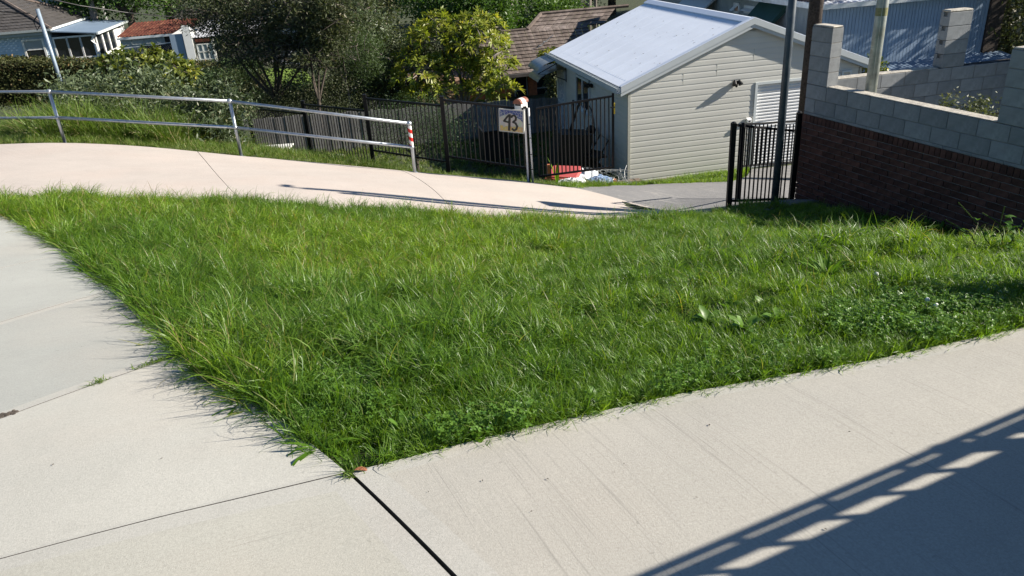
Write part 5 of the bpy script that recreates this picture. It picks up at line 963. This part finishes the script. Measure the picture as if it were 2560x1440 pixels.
# far trees that close the view; one of each kind is built, the others are copies
def copy_tree(src, loc, rz, sc, label):
    c = src.copy(); COL.objects.link(c); c.location = [float(v) for v in loc]; c.rotation_euler = (0, 0, rz); c.scale = (sc, sc, sc); c['label'] = label
    for ch_ in src.children: d = ch_.copy(); COL.objects.link(d); d.parent = c
    return c
GRP = 'big trees closing the view'
b0 = gnd(60, 60, 66, -4.6); far1 = tree('far_tree', 'dark far tree behind the white patio gable', 'tree', b0, [(b0+[0, 0, 7.5], (3, 3, 2.6)), (b0+[2, .5, 5], (2.4, 2.2, 2)), (b0+[-2.2, 0, 5.2], (2.4, 2.2, 2.2)), (b0+[.4, -.5, 3], (2.6, 2, 1.6))], 15000, .30, .45, M['dkleaf'], M['bark'], .3, 31, GRP, twigs=40, clumps=30)
b0 = gnd(330, 60, 58, -4.6); far2 = tree('far_tree', 'fresh green far tree above the rusty shed roof', 'tree', b0, [(b0+[0, 0, 6.5], (3, 3, 2.4)), (b0+[2.2, .5, 4.4], (2.2, 2.2, 2)), (b0+[-2.2, 0, 4.2], (2.4, 2.2, 2))], 14000, .26, .5, M['brightleaf'], M['bark'], .3, 32, GRP, clumps=30)
for px, Y, src, rz, sc, lab in ((-120, 62, 1, 1, 1, 'dark far tree beyond the picture edge left of the tiled roof'), (200, 64, 2, 2, 1, 'green far tree between the patio roof and white post'), (430, 66, 2, 3.4, 1.1, 'green far tree above the right end of the rusty roof'), (560, 70, 1, .6, 1.1, 'dark far tree behind the white house roof, left part'), (700, 72, 1, 2.6, 1.1, 'dark far tree behind the white house chimney'), (860, 62, 1, 4, 1, 'dark far tree above the slender grey green tree'), (960, 50, 1, 5, .9, 'dark far tree above the olive shrub'), (1060, 58, 2, 1.2, 1, 'green far tree left of the dense green tree'), (1300, 60, 1, 3, 1, 'dark far tree behind the pale gum trunk'), (1420, 55, 1, .2, .9, 'dark far tree above the brown roof ridge'), (1530, 60, 2, 4.1, 1, 'green far tree left of the garage ridge'), (1660, 58, 1, 2, 1, 'dark far tree above the garage ridge end'), (1780, 60, 1, 5.5, 1, 'dark far tree behind the pale grey awning'), (2500, 42, 1, 1.7, 1, 'dark far tree behind the blue wing corner'), (2640, 36, 2, .4, .9, 'green far tree at the right picture edge')):
    b = gnd(px, 60, Y, -4.6); copy_tree(far1 if src == 1 else far2, b, rz, sc, lab)
for px, Y, w_, lab in ((1272, 44, .30, 'thick pale gum trunk left of the brown tiled roof'), (1290, 46, .14, 'thin pale gum trunk beside the thick one'), (1470, 50, .2, 'pale gum trunk above the brown roof ridge'), (240, 57, .28, 'pale gum trunk right of the white patio roof'), (1487, 52, .12, 'thin leaning gum trunk above the brown roof')):
    b = gnd(px, 70, Y, -4.6); t = thing('gum_trunk', lab, 'tree', b, 0, 'pale gum trunks'); part('trunk', MB().tube([(0, 0, -.2), (.1, 0, 3), (-.1, .1, 6), (.3, 0, 10)], [w_, w_*.85, w_*.7, w_*.5], 8).tube([(-.1, .1, 5.5), (.8, 0, 7.5), (1.6, .2, 9.5)], [w_*.4, w_*.3, w_*.2], 6), M['palebark'], t, smooth=True)
# more dark growth filling the shaded yard behind the palings
tree('shade_shrub', 'very dark shrub mass in shade left of the frangipani stems', 'shrub', gnd(950, 262, 28), [L_(900, 235, 27.5, 1.3, .8, .6), L_(980, 245, 27, 1.2, .8, .55), L_(1040, 235, 28, .9, .8, .6), L_(820, 240, 28, 1.1, .8, .6), L_(720, 245, 28, 1.2, .8, .6), L_(620, 250, 28, 1.2, .8, .6)], 17000, .09, .4, M['dkleaf'], M['bark'], .05, 41, clumps=30)
tree('shade_shrub', 'dark shrub row below the grey paling fence far behind', 'shrub', gnd(600, 200, 33), [L_(560, 195, 33, 1.2, .8, .45), L_(600, 205, 32, .9, .8, .4), L_(520, 200, 33, 1, .8, .5)], 6000, .09, .4, M['hedge'], M['bark'], .05, 42, clumps=24)

# ------------------------------------------------------------------ rank grass on the bank, verge by the garage
def region(name, poly, dens, idxf, sclf, coll, label, patchv=0., tiltm=.15, seed=77):
    r = np.random.default_rng(seed); P = np.array([np.array(p)[:2] for p in poly]); lo, hi = P.min(0), P.max(0); n = int((hi-lo).prod()*dens); x = r.uniform(lo[0], hi[0], n); y = r.uniform(lo[1], hi[1], n)
    k = inpoly(x, y, poly); x, y = x[k], y[k]; n = len(x); s = sclf(x, y, r); idx = idxf(x, y, r)
    rot = euler_from(r.uniform(0, 6.28, n), np.clip(np.abs(r.normal(tiltm, .15, n)), 0, .8), r.uniform(0, 6.28, n)); return scatter(name, np.c_[x, y, H(x, y)], idx, rot, np.stack([s, s, s*r.uniform(.8, 1.2, n)], 1), np.full(n, patchv), coll, label)
fe_w = hp((-500, 392), (-200, 369), (0, 364), (164, 360), (330, 367), (495, 382), (604, 393), (800, 410), (1003, 429), (1160, 443), (1330, 459), (1430, 470))
bankpoly = fe_w+[np.array([2.1, 14.3]), np.array([.9, 14.6]), np.array([-.9, 15.2]), np.array([-2.6, 16.6]), np.array([-4.5, 18.6]), np.array([-7, 20]), np.array([-16, 20]), np.array([-16, 12])]
dfe = lambda x, y: polydist(x, y, fe_w)
region('bank_grass', bankpoly, 95, lambda x, y, r: np.where((x < -6.3) & (dfe(x, y) > .8) & (r.uniform(0, 1, len(x)) < .75), r.integers(3, 6, len(x)), r.integers(0, 3, len(x))), lambda x, y, r: (.45+.5*ss(0, 1.1, dfe(x, y)))*(1+.25*ss(-5, -7.5, x))*r.uniform(.75, 1.3, len(x)), BANK, 'rank green grass and reeds on the bank below the handrail')
lo_ = lambda a, b, z=0: P0+AX*a+BX*b
verge = [lo_(-1.6, -.4)[:2], lo_(.9, -.22)[:2], lo_(3.05, -.05)[:2]]+[q for q in hp((1874, 428), (1860, 442), (1820, 458), (1720, 461), (1620, 464), (1520, 469), (1430, 474), (1400, 470))]+[np.array([1.2, 14.2])]
region('verge_grass', verge, 330, lambda x, y, r: r.integers(1, 7, len(x)), lambda x, y, r: r.uniform(.9, 1.6, len(x)), LAWN, 'strip of short bright grass between the driveway and the garage wall', 0., .2)
yard = [np.array([1.7, 14.6]), np.array([2.6, 17.3]), np.array([1.6, 23]), np.array([-8, 24.6]), np.array([-5, 18.6]), np.array([-2.6, 16.8]), np.array([-.7, 15.2])]
region('yard_weeds', yard, 26, lambda x, y, r: r.integers(0, 3, len(x)), lambda x, y, r: r.uniform(.6, 1.3, len(x)), BANK, 'patchy weeds and grass in the shaded yard behind the black fence')

# ------------------------------------------------------------------ plants standing out of the lawn
def leafblade(mb, T, o, az, el, L, w_, bend=.5, segs=4, prof=(0.25, .8, 1, .75, .02), wave=0):
    d = np.array([math.cos(az), math.sin(az), 0]); s_ = np.array([-d[1], d[0], 0]); p = np.array(o, float); vs = []; a = el
    for j in range(segs+1):
        ww_ = w_*prof[j]*.5; f = np.array([0, 0, ww_*.35]); k = 1+(.35*math.sin(j*2.7)*wave); vs += [p-s_*ww_*k+f, p, p+s_*ww_*k+f]; p = p+(d*math.cos(a)+np.array([0, 0, math.sin(a)]))*L/segs; a -= bend/segs*1.6
    mb.add(vs, [(3*j, 3*j+1, 3*j+4, 3*j+3) for j in range(segs)]+[(3*j+1, 3*j+2, 3*j+5, 3*j+4) for j in range(segs)])
def weed(name, label, base, n, Lr, w_, elr, seed, mt, cat='weed', group=None, wave=0, bend=.5):
    rr = random.Random(seed); mb = MB()
    for i in range(n): a = rr.uniform(0, 6.28); leafblade(mb, None, (math.cos(a)*.01, math.sin(a)*.01, 0), a, rr.uniform(*elr), rr.uniform(*Lr), w_*rr.uniform(.7, 1.2), bend*rr.uniform(.5, 1.5), wave=wave)
    me = mb.mesh(name, mt, True); a_ = me.attributes.new('tint', 'FLOAT', 'POINT'); a_.data.foreach_set('value', [rr.uniform(.3, .9) for _ in me.vertices]); o = obj(name, me, None, base); return tag(o, label, cat, group)
for i, (px, py) in enumerate(((2110, 600), (2150, 592), (2195, 600), (2235, 590), (2270, 600), (2305, 592), (2340, 602), (2370, 597))):
    weed('broadleaf_weed', ['leftmost lance-leaved weed in the upright row at the wall shadow', 'second lance-leaved weed from the left in the upright row', 'third lance-leaved weed from the left in the upright row', 'lance-leaved weed just left of the middle of the upright row', 'lance-leaved weed just right of the middle of the upright row', 'third lance-leaved weed from the right in the upright row', 'second lance-leaved weed from the right in the upright row', 'rightmost lance-leaved weed of the upright row, nearest the seed stalks'][i], hit(px, py-6)+[0, 0, .02], 38, (.16, .27), .028, (.9, 1.45), 60+i, M['weed'], group='row of lance-leaved weeds')
weed('broadleaf_weed', 'single large lance-leaved weed clump in the middle of the right lawn', hit(2065, 705), 38, (.12, .19), .022, (.7, 1.4), 80, M['weed'])
weed('thistle', 'jagged leaved thistle rosette at the lawn edge beside the right footpath', hit(1195, 1095)+[0, 0, .02], 16, (.06, .11), .030, (.2, 1.0), 81, M['weed'], wave=1)
weed('broadleaf_weed', 'small rounded weed poking over the right footpath edge', hit(1722, 985)+[0, 0, .02], 9, (.05, .08), .035, (.2, 1.1), 82, M['clover'], wave=.5)
weed('couch_grass', 'pale broad grass runners lying over the left footpath near the corner', hit(800, 1140)+[0, 0, .03], 9, (.12, .2), .014, (.1, .6), 83, M['weed'], 'grass clump', bend=.9)
weed('couch_grass', 'green grass runners lying on the pale slab left of the lawn', hit(600, 1035)+[0, 0, .03], 9, (.10, .18), .011, (.1, .6), 84, M['weed'], 'grass clump', bend=.9)
weed('strap_plant', 'single strap-leaved plant in front of the red box behind the gate', gnd(1392, 440, 14.2), 3, (.45, .6), .07, (1.2, 1.5), 85, M['weed'], 'plant', bend=.2)
weed('silver_weed', 'pale silvery leaf clump in the lawn near the right footpath', hit(1915, 835)+[0, 0, .04], 9, (.04, .07), .03, (.2, 1.2), 86, M['greyleaf'], wave=.6)
weed('silver_weed', 'pale silvery leaf clump below the dark patch in mid lawn', hit(935, 850)+[0, 0, .06], 6, (.03, .05), .025, (.2, 1.2), 87, M['greyleaf'], wave=.6)
for i, (px, py, nm) in enumerate(((1770, 830, 'leftmost'), (1815, 800, 'second'), (1860, 850, 'middle'), (1905, 790, 'fourth'), (1945, 830, 'rightmost'))):
    weed('mallow_weed', '%s rounded-leaf weed of the loose patch right of the lawn centre' % nm, hit(px, py)+[0, 0, .05], 12, (.05, .09), .036, (.3, 1.3), 120+i, M['clover'], group='loose patch of rounded-leaf weeds', wave=.5)
for i, (px, py, nm) in enumerate(((1010, 1090, 'left'), (1330, 1050, 'middle'), (1500, 1020, 'right'))):
    weed('mallow_weed', '%s small rounded-leaf weed of three low along the right footpath edge' % nm, hit(px, py)+[0, 0, .03], 12, (.04, .07), .028, (.3, 1.3), 130+i, M['clover'], group='small weeds along the footpath edge', wave=.5)
# tall seed stalks by the wall
sb = hit(2500, 640); sw = thing('seed_stalk_weed', 'tall weed with knobbly seed stalks at the right before the dark wall', 'weed', sb)
for (tx, ty), (mx, my) in (((2395, 505), (2455, 575)), ((2362, 548), (2430, 590)), ((2455, 532), (2500, 560)), ((2512, 515), (2498, 570)), ((2555, 560), (2530, 590)), ((2540, 600), (2520, 610))):
    Y_ = sb[1]; pts = [np.array([0, 0, 0]), (at(mx+8, my+22, Y_)-sb), at(mx, my, Y_)-sb, at((mx+tx)//2, (my+ty)//2-2, Y_)-sb, at(tx, ty, Y_)-sb]; mb = MB().tube(pts, [.0028, .0024, .002, .0018, .001], 5)
    for k in range(26): 
        f = 1.4+k*.1; i_ = min(3, int(f)); p = pts[i_]+(pts[i_+1]-pts[i_])*(f-i_); mb.ball(p, .0042, 5, 3)
    part('stalk', mb, M['grass2'], sw)
for i in range(1):
    rr = random.Random(4); mb = MB()
    for k in range(40): a = rr.uniform(0, 6.28); q = rr.uniform(0, .25); leafblade(mb, None, (math.cos(a)*q, math.sin(a)*q, rr.uniform(0, .22)), rr.uniform(0, 6.28), rr.uniform(-.2, .9), rr.uniform(.04, .08), .035, .5)
    part('leaves', mb, M['weed'], sw)
# dandelion clock, yellow and white flowers
dc = hit(1612, 668); dd = thing('dandelion_clock', 'round white dandelion seed head in the middle right of the lawn', 'dandelion', dc); mb = MB(); rr = random.Random(1); hz = vtop(dc, 653)
for i in range(90):
    v = Vector((rr.gauss(0, 1), rr.gauss(0, 1), rr.gauss(0, 1))).normalized(); c = Vector((0, 0, hz)); u = v.orthogonal().normalized()*.004; w2 = v.cross(u); t_ = c+v*.021; mb.add([t_+u, t_+w2, t_-u, t_-w2, c], [(0, 1, 2, 3), (0, 4, 2)])
part('seed_head', mb, M['white'], dd); part('stem', MB().tube([(0, 0, 0), (0, 0, hz)], .0018, 5), M['weed'], dd)
ym = mat('yellow_petals', (.75, .42, .01), .6, .1, 9, 0, 0)
for px, py, lab in ((1484, 660, 'tiny yellow flower left of the dandelion clock'), (1373, 625, 'tiny yellow flower in the upper middle lawn'), (1190, 740, 'tiny yellow flower right of the dark weed leaves'), (1265, 885, 'tiny yellow flower in the lower middle lawn'), (1452, 845, 'tiny yellow flower nearest the right footpath'), (630, 330, 'yellow flower on the bank beside the second handrail post')):
    b = hit(px, py+12); o = obj('yellow_flower', MB().tube([(0, 0, .06), (0, 0, .068)], [.007, .008], 8).tube([(0, 0, 0), (0, 0, .06)], .0015, 4).mesh('yellow_flower', ym), None, b, (0, 0, 0), (1, 1, 1) if py > 400 else (2.2, 2.2, 5)); tag(o, lab, 'flower', 'small yellow flowers')
for px, py, lab in ((2310, 785, 'white clover flower, the left of two at the right clover patch'), (2331, 800, 'white clover flower, the right of two at the right clover patch'), (2185, 715, 'pale mauve clover flower beside the large weed clump')):
    b = hit(px, py+10); o = obj('clover_flower', MB().ball((0, 0, .09), .011, 9, 6).tube([(0, 0, 0), (0, 0, .085)], .0015, 4).mesh('clover_flower', M['white']), None, b); tag(o, lab, 'flower', 'white clover flowers')
# dry leaf, moss and grass in the joints
b = hit(905, 1196)+[0, 0, .035]; mb = MB(); leafblade(mb, None, (-.02, 0, 0), .1, .15, .05, .02, .6); o = obj('dry_leaf', mb.mesh('dry_leaf', M['dryleaf'], True), None, b); tag(o, 'curled dry brown leaf at the corner where the footpaths meet', 'leaf')
for j, (pa, pb_, n_, lab) in enumerate((((330, 943), (450, 898), 260, 'line of grass growing out of the joint beside the lawn'), ((218, 984), (268, 964), 70, 'small tuft of grass standing in the middle of the slab joint'), ((860, 1208), (885, 1206), 50, 'dry grass tuft at the corner where the footpaths meet'))):
    a, b = hit(*pa), hit(*pb_); mb = MB(); rr = random.Random(90+j)
    for k in range(n_): f = rr.uniform(0, 1)**.7; p = (b-a)*f+np.array([rr.gauss(0, .008), rr.gauss(0, .008), .025]); leafblade(mb, None, p, rr.uniform(0, 6.28), rr.uniform(.1, 1.2), rr.uniform(.02, .05), .004, .8, 3, (1, .9, .6, .05))
    me = mb.mesh('joint_grass', M['grass2'], True); at_ = me.attributes.new('tint', 'FLOAT', 'POINT'); at_.data.foreach_set('value', [rr.uniform(.2, 1) for _ in me.vertices]); tag(stuff(obj('joint_grass', me, None, a)), lab, 'grass')
mb = MB(); rr = random.Random(12); a, b = hit(-10, 1062), hit(48, 1045)
for k in range(70): p = (b-a)*rr.uniform(0, 1)+np.array([rr.gauss(0, .010), rr.gauss(0, .008), .03]); mb.ball(p, rr.uniform(.004, .011), 6, 4, 0, (1, 1, .5))
tag(stuff(obj('moss_crumbs', mb.mesh('moss_crumbs', M['bark']), None, a)), 'dark moss crumbs in the slab joint at the left picture edge', 'moss')
mb = MB()
for px, py, s_ in ((1370, 1218, .006), (1208, 1222, .005), (2120, 1100, .004), (1772, 1082, .007), (1560, 1180, .004), (1740, 1265, .004), (2060, 1345, .006), (410, 1165, .006), (140, 1180, .006), (480, 1010, .004), (1330, 1300, .004), (1075, 1250, .003), (640, 1120, .004), (210, 880, .004)):
    p = hit(px, py)+[0, 0, .033]; a = rng.uniform(0, 6.28); mb.add([p+[math.cos(a)*s_, math.sin(a)*s_, 0], p+[-math.sin(a)*s_*.4, math.cos(a)*s_*.4, .002], p-[math.cos(a)*s_, math.sin(a)*s_, 0], p+[math.sin(a)*s_*.4, -math.cos(a)*s_*.4, .001]], [(0, 1, 2, 3)])
tag(stuff(obj('leaf_crumbs', mb.mesh('leaf_crumbs', M['bark']))), 'tiny dark leaf crumbs scattered over the concrete footpaths', 'leaves')

# ------------------------------------------------------------------ things in the yard behind the gate
b = gnd(1410, 428, 14.7); sbx = thing('storage_box', 'faded red plastic tray box with white sides behind the gate', 'box', b, -.35); sbx.scale = (.72, .72, .72)
part('base', MB().bevbox((-.42, -.3, -.05), (.42, .3, .26), .02), M['sheet'], sbx); part('lid', MB().prism([(-.44, -.32, .26), (.44, -.32, .26), (.40, -.28, .36), (-.40, -.28, .36)], (0, .66, .12)), M['redplastic'], sbx); part('rim', MB().beam((-.45, -.34, .30), (.45, -.34, .30), .03, .05), M['redplastic'], sbx)
def crumple(name, label, b, sx, sy, sz, mt, seed, cat):
    r = np.random.default_rng(seed); n = 26; u, v = np.meshgrid(np.linspace(-1, 1, n), np.linspace(-1, 1, n)); h = np.zeros_like(u)
    for k in range(16): a = r.uniform(0, 6.28); f = r.uniform(1.5, 8); h += np.abs(np.sin((u*math.cos(a)+v*math.sin(a))*f+r.uniform(0, 6)))/f
    z_ = np.clip(1-(u*u+v*v)*.8, 0, 1)*.7+h*.35; V = np.c_[(u*sx).ravel(), (v*sy).ravel(), (z_*sz).ravel()]+r.normal(0, .008, (n*n, 3)); i_ = (np.arange(n-1)[:, None]*n+np.arange(n-1)[None]).ravel(); o = obj(name, npmesh(name, V, np.c_[i_, i_+1, i_+n+1, i_+n], mt), None, b); return tag(o, label, cat)
crumple('plastic_sheet', 'crumpled white plastic sheeting heaped right of the red box', gnd(1462, 402, 15.3), .30, .3, .24, M['sheet'], 1, 'sheet')
crumple('plastic_sheet', 'low crumpled white sheet lying before the red box', gnd(1428, 441, 14.3), .28, .14, .10, M['sheet'], 2, 'sheet')
crumple('blue_sheet', 'blue and white wrapping under the wire mesh by the gate', gnd(1498, 425, 15.0), .26, .22, .13, mat('blue_white_wrap', (.16, .24, .38), .6, .5, 14, stain=(.6, .62, .65), ss_=9), 3, 'sheet')
mb = MB(); c0 = gnd(1515, 400, 15.6); O_ = c0.copy(); rr = random.Random(6)
for k in range(14):
    x = -.45+.075*k; pts = [(x+.10*math.sin(i*.8+k), -.3+i*.1, .25+.22*math.sin(i*.5+k*.25)) for i in range(8)]; mb.tube(pts, .005, 4)
for k in range(8):
    y = -.3+.1*k; mb.tube([(-.45+i*.11, y+.05*math.sin(i+k), .27+.20*math.sin(k*.5+i*.28)) for i in range(10)], .005, 4)
tag(obj('wire_mesh', mb.mesh('wire_mesh', M['wire']), None, O_), 'tangled roll of galvanised wire mesh beside the garage corner', 'wire mesh')
tag(obj('timber_offcut', MB().bevbox((-.05, -.03, -.1), (.05, .03, .42), .004).mesh('timber_offcut', M['orange_brick']), None, gnd(1372, 430, 14.4)), 'short orange timber offcut upright left of the red box', 'timber')
# wheelbarrow leaning up against the side wall with handles in the air
wb = gnd(1430, 360, 18.6, -4.0); wt = thing('wheelbarrow', 'dark wheelbarrow tipped up with both handles in the air by the garage', 'wheelbarrow', wb, .2)
part('tray', MB().prism([(-.55, -.3, .1), (.35, -.3, .25), (.45, -.3, .95), (-.35, -.3, 1.05)], (0, .65, 0)), M['darkplastic'], wt)
for y, (px, py) in ((-.22, (1433, 250)), (.22, (1452, 246))): q = at(px, py, wb[1]+y)-wb; part('handle', MB().tube([(-.25, y, .5), (.0, y, 1.05), (q[0], y, q[2])], .03, 6), M['darkplastic'], wt, (0, 0, 0), (0, 0, -.2))
part('wheel', MB().tube([(.5, -.04, .3), (.5, .04, .3)], .22, 14), M['darkplastic'], wt); part('leg', MB().beam((-.4, -.25, 0), (-.35, -.25, .4), .04, .04), M['darkplastic'], wt); part('leg', MB().beam((-.4, .25, 0), (-.35, .25, .4), .04, .04), M['darkplastic'], wt)
# hose hoop and folding frame on the side wall
q = P0+BX*2.2-AX*.12; hz0 = np.array([q[0], q[1], -3.35]); hr = thing('garden_hoop', 'large thin black hoop leaning on the shaded garage side wall', 'hoop', hz0, TH)
part('ring', MB().tube([(-.12+.0*i, .42*math.cos(2*math.pi*i/24), .15+.62*math.sin(2*math.pi*i/24)) for i in range(25)], .016, 6), M['darkplastic'], hr); part('hub', MB().ball((-.08, 0, .15), .13, 10, 6), M['darkplastic'], hr)
q = P0+BX*1.1-AX*.45; fr2 = thing('folding_chair', 'black folding chair frame standing beside the garage side wall', 'chair', (q[0], q[1], -4.0), TH)
part('frame', MB().tube([(-.25, -.3, 0), (.25, -.25, .85), (.25, .35, .85), (-.25, .4, 0)], .02, 6).tube([(.3, -.3, 0), (-.2, -.25, .5), (-.2, .35, .5), (.3, .4, 0)], .02, 6), M['darkplastic'], fr2); part('seat', MB().bevbox((-.25, -.25, .42), (.22, .35, .46), .01), M['darkplastic'], fr2)
b = gnd(1235, 330, 20.5, -4.0); cb = thing('compost_bin', 'square black bin before the palings left of the number sign', 'bin', b, .2); part('bin_body', MB().prism([(-.4, -.3, 0), (.4, -.3, 0), (.34, -.3, .75), (-.34, -.3, .75)], (0, .65, 0)), M['darkplastic'], cb); part('bin_lid', MB().bevbox((-.38, -.33, .75), (.38, .38, .80), .01), M['darkplastic'], cb)
b = gnd(690, 350, 19.0); cb = thing('bench_top', 'low white topped table seen through the fence pickets', 'table', b, .05); part('table_top', MB().bevbox((-.55, -.3, .30), (.35, .3, .34), .01), M['oldwhite'], cb)
for x in (-.5, .3): part('leg', MB().box((x-.03, -.25, 0), (x+.03, .25, .3)), M['tile_grey'], cb)
b = gnd(790, 372, 17.8); tag(obj('garden_edging', MB().bevbox((-.5, -.05, 0), (.6, .05, .10), .01).mesh('garden_edging', M['oldwhite']), None, b, (0, 0, .05)), 'white garden edging board behind the fence pickets', 'edging')

# ------------------------------------------------------------------ just outside the frame, guessed from the shadows they cast
bd = np.array([math.cos(R_(23.5)), math.sin(R_(23.5)), 0]); hB = 1.0; b0 = np.array([.43+1.732*hB, 1.555+.01*hB, 0.03]); bt = thing('balustrade', 'solid panel balustrade with slotted double top rail right of the footpath', 'balustrade', b0, R_(23.5))
part('top_rail', MB().tube([(-.9, 0, 1.0), (2.6, 0, 1.0)], .013, 10), M['galv'], bt); part('second_rail', MB().bevbox((-.9, -.014, .912), (2.6, .014, .955), .006), M['galv'], bt); part('panel', MB().bevbox((-.9, -.012, .05), (2.6, .012, .846), .01), M['galv'], bt)
for k in range(12): part('upright', MB().tube([(-.85+.31*k, 0, .95), (-.85+.31*k, 0, 1.0)], .009, 8), M['galv'], bt)
for k in range(17): part('upright', MB().tube([(-.80+.205*k, 0, .84), (-.80+.205*k, 0, .92)], .011, 8), M['galv'], bt)
for x in (-.8, .9, 2.5): part('post', MB().box((x-.02, -.02, 0), (x+.02, .02, 1.0)), M['galv'], bt)
c = np.array([8.85, 11.38, -2.6]); oc = thing('outhouse', 'rendered outhouse corner at the right end of the rear block wall', 'outhouse', c, TH); part('wall', MB().bevbox((0, 0, 0), (1.5, .42, 3.35), .01), M['mortar'], oc); part('roof_slab', MB().box((-.02, -.03, 3.355), (1.55, .45, 3.40)), M['fascia'], oc)
tree('unseen_shrub', 'unseen rounded shrub added to shade the right end of the lawn edge', 'shrub', (3.1, 2.98, -.05), [((3.1, 3.0, .40), (.28, .2, .20))], 1500, .05, .4, M['brightleaf'], M['bark'], .015, 71, clumps=12)  # stand-in for an unknown caster, added to throw shade on the lawn edge

tree('shade_tree', 'broad tree standing to the right of the blue wing', 'tree', (16.8, 22.8, -4.6), [((16.8, 22.8, .8), (2.0, 2.2, 2.2)), ((16.2, 22.2, -1.6), (1.3, 1.6, 1.4)), ((17.5, 23, 3.4), (1.8, 2, 1.6))], 9000, .2, .4, M['dkleaf'], M['bark'], .2, 73, clumps=22)
